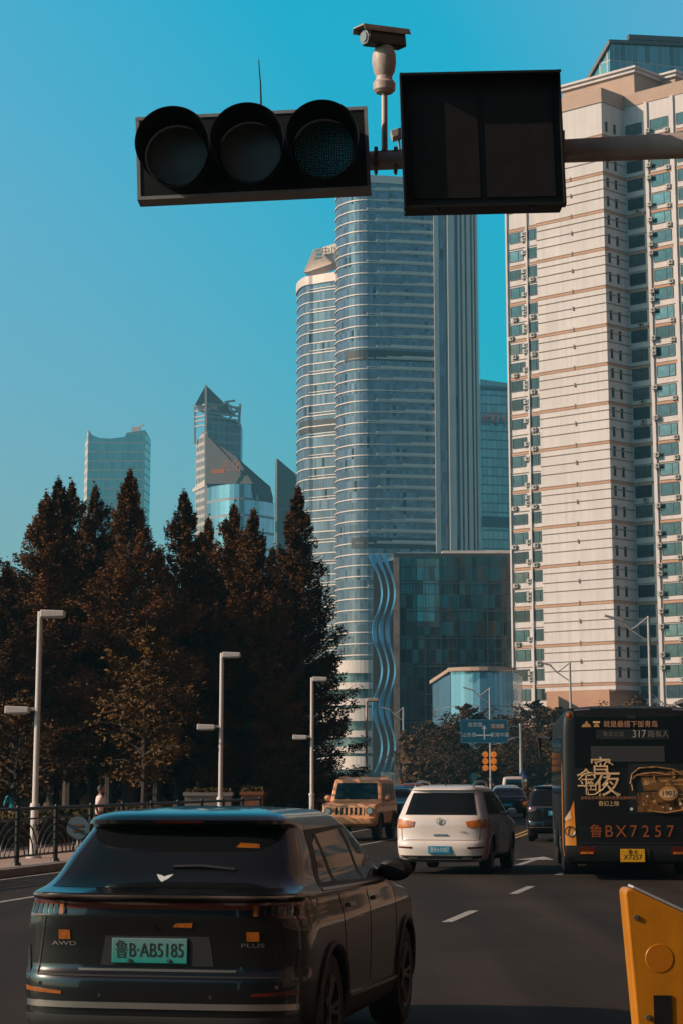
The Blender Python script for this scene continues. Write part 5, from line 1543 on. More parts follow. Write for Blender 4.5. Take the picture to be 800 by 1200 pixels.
# ---- white SUV ahead
wk = car_root('white', 'white SUV with amber tail lamps and blue number plate', 513.5, 43.0, .22); wk.name = 'sport_utility_car'
tabW = [(.24, .16, 4.40, .78, .35, .5), (.30, .05, 4.52, .86, .42, .6), (.40, .02, 4.58, .90, .46, .6), (.52, .0, 4.62, .915, .48, .65), (.60, .01, 4.62, .92, .48, .65), (.66, .055, 4.62, .925, .48, .65), (.80, .07, 4.58, .93, .46, .7),
        (.92, .07, 4.45, .93, .46, .7), (.99, .08, 4.15, .925, .46, .7), (1.04, .09, 3.75, .915, .46, .6), (1.09, .11, 3.45, .90, .46, .5), (1.15, .15, 3.33, .875, .46, .42), (1.30, .26, 3.10, .82, .44, .4), (1.45, .38, 2.85, .76, .42, .36), (1.56, .46, 2.60, .70, .40, .32),
        (1.60, .40, 2.50, .675, .40, .30), (1.64, .46, 2.35, .64, .42, .28), (1.675, .72, 2.10, .55, .36, .22), (1.695, 1.1, 1.85, .34, .2, .12)]
kw = Car(4.62, tabW, n=3.6, nf=3.0, taper=.05)
arW, raW, zaW = (.90, 3.62), .395, .36
kw.body('body', M['paint_white'], wk, arW, raW, zarch=zaW); kw.underside(wk, M['black_plastic'], .25)
arch_lip(kw, wk, arW, raW, zaW, M['paint_white'], .016)
for x in arW:
    for sg in (1, -1): wheel(wk, x, sg * .78, sg, .355, .23, 5, M['rim_silver'])
for sg in (1, -1):
    kw.side('window_surround', M['black_plastic'], wk, [(.62, 1.135), (3.20, 1.09), (2.60, 1.56), (1.0, 1.555)], sg, .002)
    kw.side('quarter_window', gl, wk, [(.78, 1.18), (1.22, 1.14), (1.22, 1.50), (1.05, 1.49)], sg, .005)
    kw.side('rear_window', gl, wk, [(1.30, 1.135), (2.10, 1.12), (2.10, 1.535), (1.29, 1.525)], sg, .005)
    kw.side('front_window', gl, wk, [(2.19, 1.12), (3.06, 1.105), (2.58, 1.53), (2.19, 1.54)], sg, .005)
    for x in (1.40, 2.28): kw.side('door_handle', M['paint_white'], wk, [(x, .955), (x + .18, .95), (x + .18, .985), (x, .99)], sg, .02, 4, 1)
    for c4 in ([(2.13, .40), (2.142, .40), (2.152, 1.1), (2.14, 1.1)], [(1.28, .62), (1.292, .62), (1.21, 1.12), (1.198, 1.12)]): kw.side('door_gap', M['black_plastic'], wk, c4, sg, .002, 1, 10)
    kw.side('sill', M['cladding'], wk, [(1.32, .25), (3.20, .25), (3.20, .33), (1.32, .34)], sg, .008)
    mirror(kw, wk, 2.98, 1.15, sg, M['paint_white'], .22, .15)
    kw.rear('tail_lamp', M['tail_orange'], wk, [(sg * .925, .86), (sg * .53, .90), (sg * .50, 1.0), (sg * .90, 1.06)], .016, 12, 5)
    kw.rear('bumper_reflector', M['tail_red'], wk, [(sg * .84, .50), (sg * .54, .49), (sg * .54, .525), (sg * .86, .53)], .008, 8, 1)
    kw.rear('exhaust', M['bright'], wk, [(sg * .62, .285), (sg * .44, .285), (sg * .44, .325), (sg * .62, .325)], .02, 4, 2)
    pts = [(x, sg * (.60 - .025 * abs(x - 1.5)), z) for x, z in ((.62, 1.655), (.74, 1.715), (1.0, 1.745), (1.6, 1.76), (2.2, 1.735), (2.36, 1.665))]
    q = MB(); q.tube(pts, .022, 8); q.build('roof_rail', M['bright'], wk)
kw.rear('rear_window', gl, wk, [(.70, 1.125), (-.70, 1.125), (-.60, 1.54), (.60, 1.54)], .006, 18, 8)
kw.rear('wiper', M['black_plastic'], wk, [(.02, 1.15), (-.34, 1.14), (-.34, 1.155), (.02, 1.165)], .02, 6, 1)
kw.rear('bumper_insert', M['cladding'], wk, [(.78, .26), (-.78, .26), (-.80, .36), (.80, .36)], .01, 20, 2)
kw.rear('tailgate_gap', M['joint'], wk, [(.76, .645), (-.76, .645), (-.76, .66), (.76, .66)], .004, 20, 1)
for sg in (1, -1): kw.rear('tailgate_gap', M['joint'], wk, [(sg * .765, .66), (sg * .75, .66), (sg * .765, .87), (sg * .78, .87)], .004, 1, 6)
kw.rear('handle_or_glint', M['bright'], wk, [(.13, .735), (-.16, .735), (-.14, .765), (.10, .765)], .02, 6, 1)
q = MB(); xx = kw.XR(0, .96) - .012
q.lathe([(.052, -.01), (.064, -.012), (.064, -.02), (.052, -.02)], (xx + .01, 0, 1.005), 'X', 20); q.bar((xx, 0, .955), (xx, 0, 1.055), .014, .012); q.build('emblem', M['bright'], wk)
kw.rear_text('badge_text', 'H6', .07, M['bright'], wk, -.46, .80, .014, 1.4)
flat_plate(kw, wk, .22, -.22, .40, .54, M['plate_blue'], '鲁B·61N07', M['plate_text'], .11, .74)
kw.front('windscreen', gl, wk, [(.70, 1.13), (-.70, 1.13), (-.60, 1.56), (.60, 1.56)], .006)
q = MB(); q.cyl((.75, 0, 1.67), (.80, 0, 1.76), .018, .006, 8); q.build('aerial', M['black_plastic'], wk)

# ---- sand-orange boxy off-roader coming towards us
YO = 66.0
ok = thing('off_road_car', 'sand-orange boxy off-road car coming towards the camera', 'car', (0, 0, 0), math.atan2(-1, -.19))
LO = 3.9
fp = at(408.5, 912, YO)
ok.location = (fp.x + LO * .186, YO + LO * .982, 0)
tabO = [(.42, .06, 3.78, .74, .15, .2), (.50, .02, 3.86, .80, .16, .22), (.62, .0, 3.90, .815, .16, .22), (.85, .0, 3.88, .82, .16, .20), (1.02, .01, 3.86, .82, .15, .18), (1.07, .01, 3.80, .815, .15, .18), (1.10, .02, 3.10, .81, .15, .2), (1.12, .02, 2.78, .80, .14, .18), (1.16, .02, 2.72, .79, .14, .16),
        (1.45, .05, 2.56, .755, .13, .14), (1.72, .09, 2.42, .71, .12, .14), (1.78, .12, 2.38, .69, .12, .14), (1.81, .22, 2.25, .62, .1, .12), (1.82, .5, 2.0, .4, .1, .1)]
ko = Car(LO, tabO, n=8, nf=7, taper=.01)
arO, raO, zaO = (.72, 3.12), .40, .40
ko.body('body', M['paint_orange'], ok, arO, raO, zarch=zaO); ko.underside(ok, M['black_plastic'], .42)
arch_lip(ko, ok, arO, raO, zaO, M['cladding'], .045)
for x in arO:
    for sg in (1, -1): wheel(ok, x, sg * .70, sg, .38, .22, 5)
ko.front('windscreen', mat('blue_grey_glass', (.015, .035, .042), .06, metal=.2), ok, [(.66, 1.20), (-.66, 1.20), (-.60, 1.68), (.60, 1.68)], .006)
ko.front('grille', M['black_plastic'], ok, [(.46, .76), (-.46, .76), (-.46, .97), (.46, .97)], .004, 10, 2)
for i in range(-3, 4): ko.front('grille_bar', M['paint_orange'], ok, [(i * .14 + .03, .76), (i * .14 - .03, .76), (i * .14 - .03, .97), (i * .14 + .03, .97)], .016, 1, 2)
for sg in (1, -1):
    q = MB(); hy, hz_ = sg * .62, .87; hx = ko.XF(hy, hz_)
    q.cyl((hx - .03, hy, hz_), (hx + .03, hy, hz_), .115, .11, 24); o = q.build('headlight', M['chrome'], ok)
    q = MB(); q.cyl((hx + .031, hy, hz_), (hx + .036, hy, hz_), .085, .08, 20); q.build('lens', mat('headlamp_glass', (.30, .40, .42), .1, coat=1), o)
    ko.front('indicator', M['orange_refl'], ok, [(sg * .74, .72), (sg * .60, .72), (sg * .60, .75), (sg * .74, .75)], .01, 2, 1)
    ko.front('fog_lamp', M['dark_glass'], ok, [(sg * .62, .53), (sg * .45, .53), (sg * .45, .60), (sg * .62, .60)], .02, 3, 2)
    ko.side('window', gl, ok, [(.30, 1.17), (.98, 1.17), (.98, 1.66), (.33, 1.66)], sg, .005)
    ko.side('window', gl, ok, [(1.08, 1.17), (1.74, 1.17), (1.74, 1.66), (1.08, 1.66)], sg, .005)
    ko.side('window', gl, ok, [(1.84, 1.17), (2.52, 1.17), (2.30, 1.66), (1.84, 1.66)], sg, .005)
    for c4 in ([(1.79, .5), (1.80, .5), (1.80, 1.72), (1.79, 1.72)], [(1.03, .55), (1.04, .55), (1.04, 1.72), (1.03, 1.72)], [(2.66, .55), (2.67, .55), (2.67, 1.1), (2.66, 1.1)]): ko.side('door_gap', M['black_plastic'], ok, c4, sg, .003, 1, 8)
    mirror(ko, ok, 2.45, 1.22, sg, M['paint_orange'], .20, .2)
    ko.side('side_step', M['cladding'], ok, [(1.15, .42), (2.68, .42), (2.68, .50), (1.15, .50)], sg, .05, 8, 1)
ko.front('bumper', M['paint_orange'], ok, [(.80, .50), (-.80, .50), (-.80, .66), (.80, .66)], .07, 20, 3)
for y in (.35, -.1): ko.front('wiper', M['black_plastic'], ok, [(y, 1.20), (y - .42, 1.225), (y - .42, 1.24), (y, 1.215)], .02, 4, 1)
q = MB(); q.cyl((-.02, 0, .95), (-.24, 0, .95), .36, .36, 28); q.build('spare_wheel', M['rubber'], ok)
q = MB()
for sg in (1, -1): q.tube([(.2, sg * .60, 1.84), (1.2, sg * .62, 1.86), (2.2, sg * .60, 1.84)], .02, 6)
q.bar((.2, -.6, 1.84), (.2, .6, 1.84), .03, .03); q.bar((2.2, -.6, 1.84), (2.2, .6, 1.84), .03, .03)
q.build('roof_rack', M['paint_orange'], ok)

# ---- black hatchback half hidden by the bus
hb = car_root('dark', 'black hatchback with blue plate half hidden by the bus', 650, 65.0, .12); hb.name = 'hatchback_car'
tabH = [(.24, .16, 4.0, .76, .3, .4), (.32, .04, 4.10, .84, .36, .5), (.45, .0, 4.18, .87, .38, .5), (.60, .02, 4.2, .885, .38, .55), (.64, .06, 4.2, .885, .38, .55), (.88, .06, 4.1, .885, .38, .6), (.96, .07, 3.8, .88, .38, .6), (1.02, .10, 3.2, .86, .38, .4), (1.25, .26, 2.9, .80, .36, .36), (1.50, .42, 2.5, .70, .34, .3), (1.55, .38, 2.4, .67, .34, .28), (1.60, .50, 2.2, .58, .3, .22), (1.625, .9, 1.8, .35, .2, .12)]
kh = Car(4.2, tabH, n=4.5, nf=3.4)
arH = (.75, 3.35); kh.body('body', M['paint_black'], hb, arH, .37, zarch=.34); kh.underside(hb, M['black_plastic'], .25); arch_lip(kh, hb, arH, .37, .34, M['cladding'], .015)
for x in arH:
    for sg in (1, -1): wheel(hb, x, sg * .75, sg, .33, .21, 5)
kh.rear('rear_window', gl, hb, [(.70, 1.05), (-.70, 1.05), (-.60, 1.47), (.60, 1.47)], .006)
kh.rear('chrome_strip', M['trim_silver'], hb, [(.70, .985), (-.70, .985), (-.70, 1.005), (.70, 1.005)], .012, 16, 1)
kh.rear('bumper_trim', M['trim_silver'], hb, [(.80, .40), (-.80, .40), (-.80, .42), (.80, .42)], .012, 16, 1)
for sg in (1, -1):
    kh.rear('tail_lamp', M['tail_red'], hb, [(sg * .87, .86), (sg * .58, .88), (sg * .58, .97), (sg * .86, 1.0)], .012, 8, 3)
    kh.side('side_window', gl, hb, [(.85, 1.06), (2.85, 1.05), (2.40, 1.47), (.95, 1.47)], sg, .005)
    mirror(kh, hb, 2.75, 1.06, sg, M['orange_refl'], .18, .12)
flat_plate(kh, hb, .22, -.22, .75, .89, M['plate_blue'], '鲁B·P325', M['plate_text'], .11, .8)

# ---- far cars
def far_car(name, label, px, Y, slope, m, toward, h=1.5, van=False, roof=None):
    r_ = car_root('far', label, px, Y, slope, toward); r_.name = name
    if van: tb_ = [(.25, .1, 4.4, .80, .2, .3), (.4, .0, 4.5, .86, .25, .4), (.95, .0, 4.45, .88, .25, .45), (1.08, .02, 3.9, .87, .25, .4), (h - .15, .12, 3.2, .76, .25, .3), (h - .04, .3, 3.0, .66, .2, .25), (h, .7, 2.6, .4, .15, .15)]
    else: tb_ = [(.24, .1, 4.3, .78, .3, .4), (.4, .0, 4.45, .86, .36, .5), (.85, .03, 4.4, .88, .38, .6), (.93, .08, 3.9, .87, .38, .55), (.99, .25, 3.2, .84, .36, .4), (h - .1, .95, 2.4, .68, .3, .3), (h - .03, 1.1, 2.2, .58, .25, .22), (h, 1.4, 1.9, .36, .15, .12)]
    k_ = Car(4.45, tb_, n=4.5, nf=3.2); a_ = (.8, 3.5)
    k_.body('body', m, r_, a_, .36, zarch=.33, dz=.04); k_.underside(r_, M['black_plastic'], .25); arch_lip(k_, r_, a_, .36, .33, M['cladding'], .014)
    for x in a_:
        for sg in (1, -1): wheel(r_, x, sg * .76, sg, .32, .2, 5)
    z0, z1 = (1.05, h - .15) if not van else (1.12, h - .2)
    k_.rear('rear_window', gl, r_, [(.66, z0), (-.66, z0), (-.56, z1), (.56, z1)], .006); k_.front('windscreen', gl, r_, [(.68, z0), (-.68, z0), (-.58, z1), (.58, z1)], .006)
    xa, xb = (.6, 3.0) if not van else (.5, 3.4)
    for sg in (1, -1):
        k_.side('side_window', gl, r_, [(xa + .2, z0), (xb, z0), (xb - .6, z1), (xa + .55, z1)], sg, .005)
        k_.rear('tail_lamp', M['tail_red'], r_, [(sg * .86, .78), (sg * .55, .78), (sg * .55, .88), (sg * .86, .88)], .01, 6, 2); k_.front('headlight', M['chrome'], r_, [(sg * .84, .66), (sg * .5, .66), (sg * .5, .76), (sg * .84, .78)], .01, 6, 2)
    flat_plate(k_, r_, .2, -.2, .55, .67, M['plate_blue'], '', None, .1); flat_plate(k_, r_, .2, -.2, .42, .54, M['plate_blue'], '', None, .1, front=True)
    return r_
silver = mat('silver_blue_paint', (.34, .38, .40), .3, metal=.3, coat=.6); cream_p = mat('cream_van_paint', (.58, .45, .38), .35, coat=.5); dkb = mat('dark_blue_paint', (.01, .05, .09), .3, coat=.6); redp = mat('dark_red_paint', (.20, .04, .015), .35, coat=.5)
far_car('saloon_car', 'silver-blue car beyond the white SUV\'s right shoulder', 592, 125, .1, silver, False, 1.45)
far_car('minivan', 'cream minivan behind the silver-blue car', 601, 165, .06, cream_p, False, 1.95, True)
far_car('saloon_car', 'dark car just beyond the silver-blue one, beside the small hedge', 594, 103, .1, M['paint_black'], False, 1.40)
far_car('saloon_car', 'dark blue oncoming car between the off-roader and the white SUV', 474, 112, .08, dkb, True, 1.45)
far_car('taxi', 'reddish oncoming car roof behind the white SUV\'s left roof rail', 483, 150, .06, redp, True, 1.5)
far_car('saloon_car', 'black oncoming car directly behind the off-roader\'s rear', 466, 92, .1, M['paint_black'], True, 1.45)
far_car('minivan', 'pale van roof over the orange off-roader at the left kerb', 396, 112, .08, mat('pale_van_paint', (.5, .45, .42), .4), True, 2.0, True)

# ---- the city bus
YB = 40.6
bs = thing('city_bus', 'black city bus with gold beer advertisement on its rear', 'bus', (at(739, 912, YB).x, YB, 0), math.atan2(1, .075))
tabBus = [(.30, .10, 10.3, 1.17, .16, .3), (.38, .03, 10.4, 1.22, .17, .3), (.60, .0, 10.45, 1.25, .18, .3), (1.2, .0, 10.45, 1.25, .18, .3), (1.32, .0, 10.45, 1.25, .18, .32), (2.6, .10, 10.35, 1.235, .18, .34), (2.95, .14, 10.3, 1.21, .2, .34), (3.06, .19, 10.2, 1.17, .22, .34), (3.12, .30, 10.0, 1.05, .2, .3), (3.14, .6, 9.6, .7, .2, .2)]
ks = Car(10.45, tabBus, n=5, nf=5, taper=.0)
paint_bus = mat('black_bus_paint', (.0045, .004, .004), .5, spec=.3, noise=.2, scale=1)
arS = (2.9, 8.1); ks.body('body', paint_bus, bs, arS, .56, zarch=.5, dz=.05); ks.underside(bs, M['black_plastic'], .32); arch_lip(ks, bs, arS, .56, .5, M['black_plastic'], .03)
for x in arS:
    for sg in (1, -1): wheel(bs, x, sg * 1.08, sg, .48, .3, 8)
gold = mat('gold_print', (.50, .24, .07), .45, noise=.3, scale=4); goldL = mat('pale_gold_print', (.68, .42, .22), .45, noise=.2, scale=6); brown = mat('brown_print', (.14, .05, .015), .5, noise=.6, scale=5)
orange_b = mat('orange_bus_vinyl', (.62, .20, .02), .45, noise=.15, scale=3)
ks.rear('rear_window', gl, bs, [(1.02, 2.02), (-1.02, 2.02), (-1.0, 2.93), (1.0, 2.93)], .006, 20, 8)
ks.rear('blind_panel', mat('dull_window_blind', (.030, .027, .026), .5), bs, [(.72, 2.12), (-.62, 2.12), (-.62, 2.40), (.72, 2.40)], .010, 10, 3)
ks.rear('top_trim', M['bright'], bs, [(1.02, 3.045), (.72, 3.06), (.72, 3.085), (1.0, 3.075)], .012, 6, 1); ks.rear('top_trim', M['bright'], bs, [(-1.02, 3.045), (-.80, 3.055), (-.80, 3.085), (-1.0, 3.075)], .012, 6, 1)
ks.rear('ventilation_slot', M['housing'], bs, [(.05, 2.90), (-.12, 2.90), (-.12, 2.97), (.05, 2.97)], .012, 2, 1)
for sg in (1, -1):
    y, z = sg * 1.10, 2.96; q = MB(); xx = ks.XR(y, z)
    q.lathe([(.085, -.0), (.085, -.03), (.06, -.035)], (xx, y, z), 'X', 18); o = q.build('marker_lamp', M['trim_silver'], bs)
    q = MB(); q.lathe([(.06, -.03), (.03, -.05), (.001, -.055)], (xx, y, z), 'X', 18); q.build('lens', M['orange_refl'], o)
    ks.side('side_stripe', orange_b, bs, [(.02 + .25, .42), (.62, .42), (.62, 2.1), (.26, 1.75)], sg, .006, 6, 10)
    ks.rear('corner_panel', orange_b, bs, [(sg * 1.22, .62), (sg * 1.02, .62), (sg * 1.05, 1.42), (sg * 1.22, 1.0)], .006, 5, 6)
    ks.rear('corner_chevron', goldL, bs, [(sg * 1.21, 1.05), (sg * 1.10, 1.10), (sg * 1.12, 1.25), (sg * 1.22, 1.10)], .012, 3, 3)
    q = MB(); y, z = sg * 1.13, .87; xx = ks.XR(y, z); q.lathe([(.075, -.02), (.095, -.03), (.095, -.01)], (xx, y, z), 'X', 18); q.build('fuel_cap', M['trim_silver'], bs)
    ks.rear('tail_lamp', M['tail_red'], bs, [(sg * .98, .46), (sg * .68, .46), (sg * .68, .60), (sg * .98, .60)], .012, 4, 2)
    ks.rear('indicator', M['tail_orange'], bs, [(sg * .95, .47), (sg * .72, .47), (sg * .72, .51), (sg * .95, .51)], .02, 4, 1)
    q = MB(); q.tube([(9.9, sg * 1.26, 2.7), (10.5, sg * 1.5, 2.75), (10.55, sg * 1.5, 2.3)], .04, 6); q.build('mirror', M['black_plastic'], bs)
    ks.side('side_window', gl, bs, [(.9, 1.5), (9.6, 1.5), (9.6, 2.6), (.9, 2.6)], sg, .006, 20, 4)
txt = lambda nm, b, s_, m, y, z, sx_=1.0, th=.016: ks.rear_text(nm, b, s_, m, bs, y, z, th, sx_)
txt('advert_heading', '就是最搭下饭青岛', .125, mat('pink_gold_print', (.50, .24, .13), .5), -.02, 2.79, 1.0)
ks.rear('advert_emblem', gold, bs, [(.88, 2.745), (.70, 2.745), (.73, 2.80), (.85, 2.80)], .014, 4, 2); ks.rear('advert_emblem', gold, bs, [(.82, 2.80), (.75, 2.80), (.77, 2.855), (.80, 2.855)], .014, 4, 2)
ks.rear('advert_emblem', goldL, bs, [(.67, 2.82), (.54, 2.82), (.54, 2.85), (.67, 2.85)], .014, 3, 1); ks.rear('advert_emblem', gold, bs, [(.66, 2.745), (.55, 2.745), (.57, 2.81), (.64, 2.81)], .014, 3, 1)
ledt = mat('dim_led_text', (.36, .30, .27), .5)
ks.rear('route_display', M['housing'], bs, [(.62, 2.52), (-.72, 2.52), (-.72, 2.70), (.62, 2.70)], .012, 8, 2)
txt('route_text', '青岛公交', .10, mat('dim_led_faint', (.14, .13, .12), .5), .30, 2.61, 1.0, .02); txt('route_number', '317', .19, ledt, -.17, 2.615, .9, .02); txt('route_text', '路有人', .13, mat('dim_led_faint', (.17, .15, .13), .5), -.52, 2.61, 1.0, .02)
for b, s_, y, z in (('宵', .42, .55, 1.98), ('金', .36, .82, 1.80), ('夜', .52, .44, 1.70), ('色', .28, .74, 1.62)): txt('advert_lettering', b, s_, goldL, y, z, 1.0)
def swash(pts, r_):
    q = MB(); q.tube([(ks.XR(y, z) - .016, y, z) for y, z in pts], r_, 5); return q.build('advert_flourish', goldL, bs)
swash([(.80, 1.70), (.78, 1.52), (.66, 1.53), (.52, 1.62), (.42, 1.74)], .014); swash([(.62, 2.10), (.48, 2.14), (.32, 2.06)], .012); swash([(.44, 1.70), (.34, 1.60), (.24, 1.50)], .016); swash([(.95, 1.80), (.84, 1.90), (.70, 1.92)], .012)
txt('advert_small_text', '全新金色啤酒陪你共度夜色美好时光', .062, mat('rust_print', (.40, .17, .08), .5), .42, 1.465, 1.02); txt('advert_small_text', '奇幻上映', .105, goldL, .42, 1.36, .9)
# golden picture on the right half: a plain generic still life of glass, table and round label
smear = mat('gold_dark_print', (.012, .006, .003), .45, noise=.9, scale=5.5, col2=(.34, .14, .03)); smear2 = mat('gold_glow_print', (.03, .012, .004), .45, noise=.8, scale=9, col2=(.60, .30, .09))
pic = [(smear, [(-.10, 1.22), (-1.05, 1.20), (-1.05, 1.60), (-.10, 1.56)]), (smear, [(-.22, 1.60), (-1.05, 1.62), (-1.04, 1.96), (-.16, 1.92)]), (smear2, [(-.22, 1.70), (-.34, 1.70), (-.31, 1.92), (-.24, 1.92)]), (smear2, [(-.36, 1.74), (-.98, 1.77), (-.98, 1.81), (-.36, 1.78)]),
       (smear2, [(-.62, 1.70), (-1.0, 1.69), (-1.0, 1.72), (-.62, 1.73)]), (smear, [(-.50, 1.38), (-.98, 1.40), (-.98, 1.66), (-.50, 1.66)]), (goldL, [(-.84, 1.52), (-1.0, 1.52), (-1.0, 1.54), (-.84, 1.54)]), (goldL, [(-.84, 1.44), (-1.0, 1.44), (-1.0, 1.46), (-.84, 1.46)]),
       (smear2, [(-.75, 1.82), (-.80, 1.82), (-.79, 1.98), (-.76, 1.98)]), (smear2, [(-1.02, 1.30), (-1.06, 1.30), (-1.06, 1.86), (-1.03, 1.86)]), (smear2, [(-.40, 1.80), (-.43, 1.80), (-.43, 1.90), (-.40, 1.90)])]
pp = ks.rear('advert_picture', M['housing'], bs, [(.05, 1.18), (-1.06, 1.18), (-1.06, 2.08), (.05, 2.08)], .008, 12, 4)
for i, (m, c4) in enumerate(pic): ks.rear('picture_shape', m, pp, c4, .011 + i * .0022, 6, 3)
for pts, m, r_ in (([(.02, 1.72), (-.02, 1.90), (-.15, 2.00), (-.45, 2.02), (-.75, 1.98), (-1.02, 1.84)], smear2, .017), ([(-.02, 1.60), (.0, 1.78), (-.10, 1.88), (-.40, 1.92), (-.70, 1.88)], gold, .010), ([(-.30, 1.24), (-.60, 1.20), (-.95, 1.26)], gold, .012), ([(.02, 1.86), (-.5, 1.87), (-.9, 1.88)], brown, .012)):
    q = MB(); q.tube([(ks.XR(y, z) - .03, y, z) for y, z in pts], r_, 6); q.build('picture_line', m, pp)
def disc(y, z, a, b, m, th, nm):
    q = MB(); pts = [(ks.XR(y, z) - th, y + math.cos(2 * PI * i / 32) * a, z + math.sin(2 * PI * i / 32) * b) for i in range(32)]
    q.prism(pts, (-.004, 0, 0)); return q.build(nm, m, pp)
disc(-.66, 1.55, .20, .15, brown, .040, 'label_ring'); disc(-.66, 1.55, .175, .125, gold, .046, 'label_ring'); disc(-.66, 1.55, .15, .075, goldL, .052, 'label_disc')
vs, fs = text_mesh('1903', .13); q = MB(); q.add([(ks.XR(-.66, 1.55) - .060, -.66 - v.x, 1.55 + v.y) for v in vs], fs); q.build('label_text', M['housing'], pp, recalc=False)
disc(.03 - .02, 1.27, .028, .028, M['plate_text'], .014, 'badge_dot')
rnd = random.Random(21)
for i in range(14):
    y, z, r_ = rnd.uniform(-.98, -.15), rnd.uniform(1.24, 1.5), rnd.uniform(.012, .03); disc(y, z, r_, r_, rnd.choice((gold, goldL, M['plate_text'], brown)), .036, 'picture_shape')
rust = mat('orange_lettering', (.30, .07, .012), .5)
txt('registration_lettering', '鲁', .25, rust, .66, .86); 
for i, ch in enumerate('BX7257'): txt('registration_lettering', ch, .30, rust, .43 - .222 * i, .865, .95)
ks.rear('engine_lid_gap', M['cladding'], bs, [(1.0, .66), (-1.0, .66), (-1.0, .672), (1.0, .672)], .006, 16, 1); ks.rear('engine_lid_gap', M['cladding'], bs, [(1.0, .92), (-1.0, .92), (-1.0, .926), (1.0, .926)], .006, 16, 1)
ks.rear('bumper', M['black_plastic'], bs, [(1.16, .34), (-1.16, .34), (-1.18, .62), (1.18, .62)], .008, 20, 3)
yp = mat('yellow_number_plate', (.72, .33, .01), .45, noise=.2, scale=20)
flat_plate(ks, bs, .23, -.21, .33, .56, yp, '鲁·B', M['housing'], .125, 1.0, .02, False, 'X7257')
ks.rear('plate_bracket', M['cladding'], bs, [(-.26, .34), (-.30, .34), (-.30, .56), (-.26, .56)], .02, 1, 2)
ks.front('windscreen', gl, bs, [(1.1, 1.2), (-1.1, 1.2), (-1.05, 2.7), (1.05, 2.7)], .006)

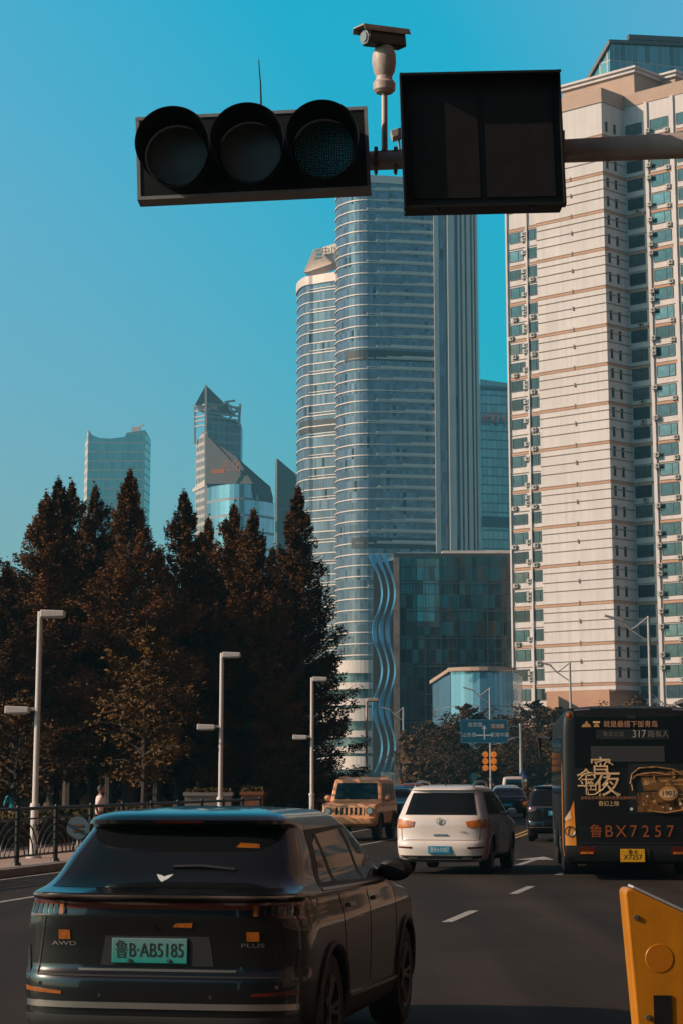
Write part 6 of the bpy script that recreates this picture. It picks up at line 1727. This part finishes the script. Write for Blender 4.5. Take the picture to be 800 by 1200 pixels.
# ================================================================ PEOPLE
def skin_body(name, verts, edges, radii, m, parent, root=0):
    me = bpy.data.meshes.new(name); me.from_pydata(verts, edges, []); o = bpy.data.objects.new(name, me); C.objects.link(o)
    o.parent = parent; me.materials.append(m)
    sk = o.modifiers.new('skin', 'SKIN'); sk.use_smooth_shade = True
    for i, v in enumerate(me.skin_vertices[0].data): v.radius = (radii[i], radii[i] * (.8 if isinstance(radii[i], float) else 1)); v.use_root = (i == root)
    sb_ = o.modifiers.new('subsurf', 'SUBSURF'); sb_.levels = 1; sb_.render_levels = 2
    return o
skin_m = mat('skin', (.30, .15, .10), .6); hair_m = mat('dark_hair', (.015, .011, .010), .6)
def person(label, loc, rz, top_m, low_m, h, arms, stride=.12, lean=.02):
    t = thing('person', label, 'person', loc, rz); k_ = h / 1.70
    V = lambda x, y, z: (x * k_, y * k_, z * k_)
    v = [V(0, 0, .92), V(0, lean * .6, 1.12), V(0, lean, 1.32), V(0, lean, 1.44), V(0, lean + .01, 1.53),
         V(.10, 0, .86), V(.105, stride * .5, .48), V(.11, stride * .2, .08), V(.12, stride * .2 + .14, .03),
         V(-.10, 0, .86), V(-.105, -stride * .3, .48), V(-.11, -stride, .09), V(-.12, -stride + .14, .03),
         V(.19, lean, 1.39), V(*arms[0][0]), V(*arms[0][1]), V(*arms[0][2]), V(-.19, lean, 1.39), V(*arms[1][0]), V(*arms[1][1]), V(*arms[1][2])]
    e = [(0, 1), (1, 2), (2, 3), (3, 4), (0, 5), (5, 6), (6, 7), (7, 8), (0, 9), (9, 10), (10, 11), (11, 12), (3, 13), (13, 14), (14, 15), (15, 16), (3, 17), (17, 18), (18, 19), (19, 20)]
    r_ = [.135, .12, .14, .075, .05, .095, .062, .042, .035, .095, .062, .042, .035, .06, .043, .033, .035, .06, .043, .033, .035]
    skin_body('body', v, e, [a * k_ for a in r_], skin_m, t)
    # clothing: shirt and trousers as slightly larger sleeves over the same joints
    cv = [v[0], v[1], v[2], v[3], v[13], v[14], v[17], v[18]]
    skin_body('shirt', cv, [(0, 1), (1, 2), (2, 3), (3, 4), (4, 5), (3, 6), (6, 7)], [a * k_ for a in (.155, .142, .158, .08, .075, .058, .075, .058)], top_m, t)
    lv = [V(0, 0, .96), v[5], v[6], v[7], v[9], v[10], v[11]]
    skin_body('trousers', lv, [(0, 1), (1, 2), (2, 3), (0, 4), (4, 5), (5, 6)], [a * k_ for a in (.145, .108, .078, .06, .108, .078, .06)], low_m, t)
    q = MB(); c = Vector(V(0, lean + .03, 1.62)); rows = []
    for i in range(11):                                      # head with chin, brow and nose bridge
        a = -PI / 2 + PI * i / 10; rows.append([])
        for j in range(16):
            b = 2 * PI * j / 16; rr = math.cos(a) * (.078 if a > -.3 else .068)
            yy = math.cos(b) * rr * 1.18; xx = math.sin(b) * rr
            if math.cos(b) > .92 and -.35 < a < .15: yy += .018
            rows[-1].append(tuple(c + Vector((xx, yy, math.sin(a) * .115)) * k_))
    q.grid(rows, True, True); hd_ = q.build('head', skin_m, t)
    q = MB(); rows = []
    for i in range(7):
        a = -.25 + (PI / 2 + .25) * i / 6; row = []
        for j in range(16):
            b = 2 * PI * j / 16; rr = math.cos(a) * .088; lowf = 1.0 if math.cos(b) < .35 else 0
            aa = a if lowf or a > .55 else .55
            rr = math.cos(aa) * .086
            row.append(tuple(c + Vector((math.sin(b) * rr, math.cos(b) * rr * 1.16 - .006, math.sin(aa) * .125)) * k_))
        rows.append(row)
    q.grid(rows, True, True); q.build('hair', hair_m, t)
    for sx_, ai in ((1, 0), (-1, 1)):
        hnd = Vector(v[16 if ai == 0 else 20]); wr = Vector(v[15 if ai == 0 else 19]); d = (hnd - wr).normalized(); q = MB()
        sd2 = d.cross(Vector((0, 0, 1))).normalized() if abs(d.z) < .95 else Vector((0, 1, 0))
        for f_i in range(4):
            o_ = sd2 * (f_i - 1.5) * .018; q.tube([hnd + o_, hnd + o_ + d * .045 + Vector((0, .01, 0)), hnd + o_ + d * (.07 + .012 * (f_i in (1, 2))) + Vector((0, .03, 0))], [.010, .009, .006], 6)
        q.tube([hnd + sd2 * .03 - d * .02, hnd + sd2 * .055 + d * .02, hnd + sd2 * .05 + d * .045], [.011, .010, .007], 6)
        q.build('fingers', skin_m, t)
    q = MB()
    for i in (8, 12): p_ = Vector(v[i]); q.box(p_ + Vector((0, -.05, .012)), (.09, .25, .08))
    q.build('shoe', M['black_plastic'], t, bevel=.02)
    return t
PA = at(117, 912, 57)
person('person in a pale pink shirt with hand on hip, walking behind the railing', (PA.x, 57, 0), rad(-75), mat('pale_pink_cloth', (.80, .62, .57), .8, noise=.1, scale=6), mat('pink_trousers', (.60, .34, .28), .8), 1.62, (((.30, -.12, 1.16), (.16, -.05, 1.0), (.12, .0, .99)), ((-.24, .02, 1.14), (-.25, .10, .90), (-.25, .13, .82))))
PB = at(17, 912, 62)
person('person in a teal jacket at the left edge, facing away into the trees', (PB.x, 62, 0), rad(25), mat('teal_jacket', (.01, .20, .22), .7, noise=.2, scale=5), mat('dark_trousers', (.02, .02, .025), .8), 1.60, (((.25, .0, 1.13), (.24, .10, .92), (.24, .16, .86)), ((-.26, .06, 1.14), (-.20, .22, 1.16), (-.16, .26, 1.22))))

# ---------------------------------------------------------------- haze
hz = MB(); hz.box((150, 560, 139), (1700, 1300, 282))
hm = bpy.data.materials.new('haze_air'); hm.use_nodes = True
hn = hm.node_tree.nodes; hn.clear()
ho = hn.new('ShaderNodeOutputMaterial'); pv = hn.new('ShaderNodeVolumePrincipled')
pv.inputs['Color'].default_value = (.24, .70, .90, 1); pv.inputs['Density'].default_value = .00024; pv.inputs['Anisotropy'].default_value = .2
hm.node_tree.links.new(pv.outputs[0], ho.inputs['Volume'])
tag(hz.build('haze', hm), kind='stuff')
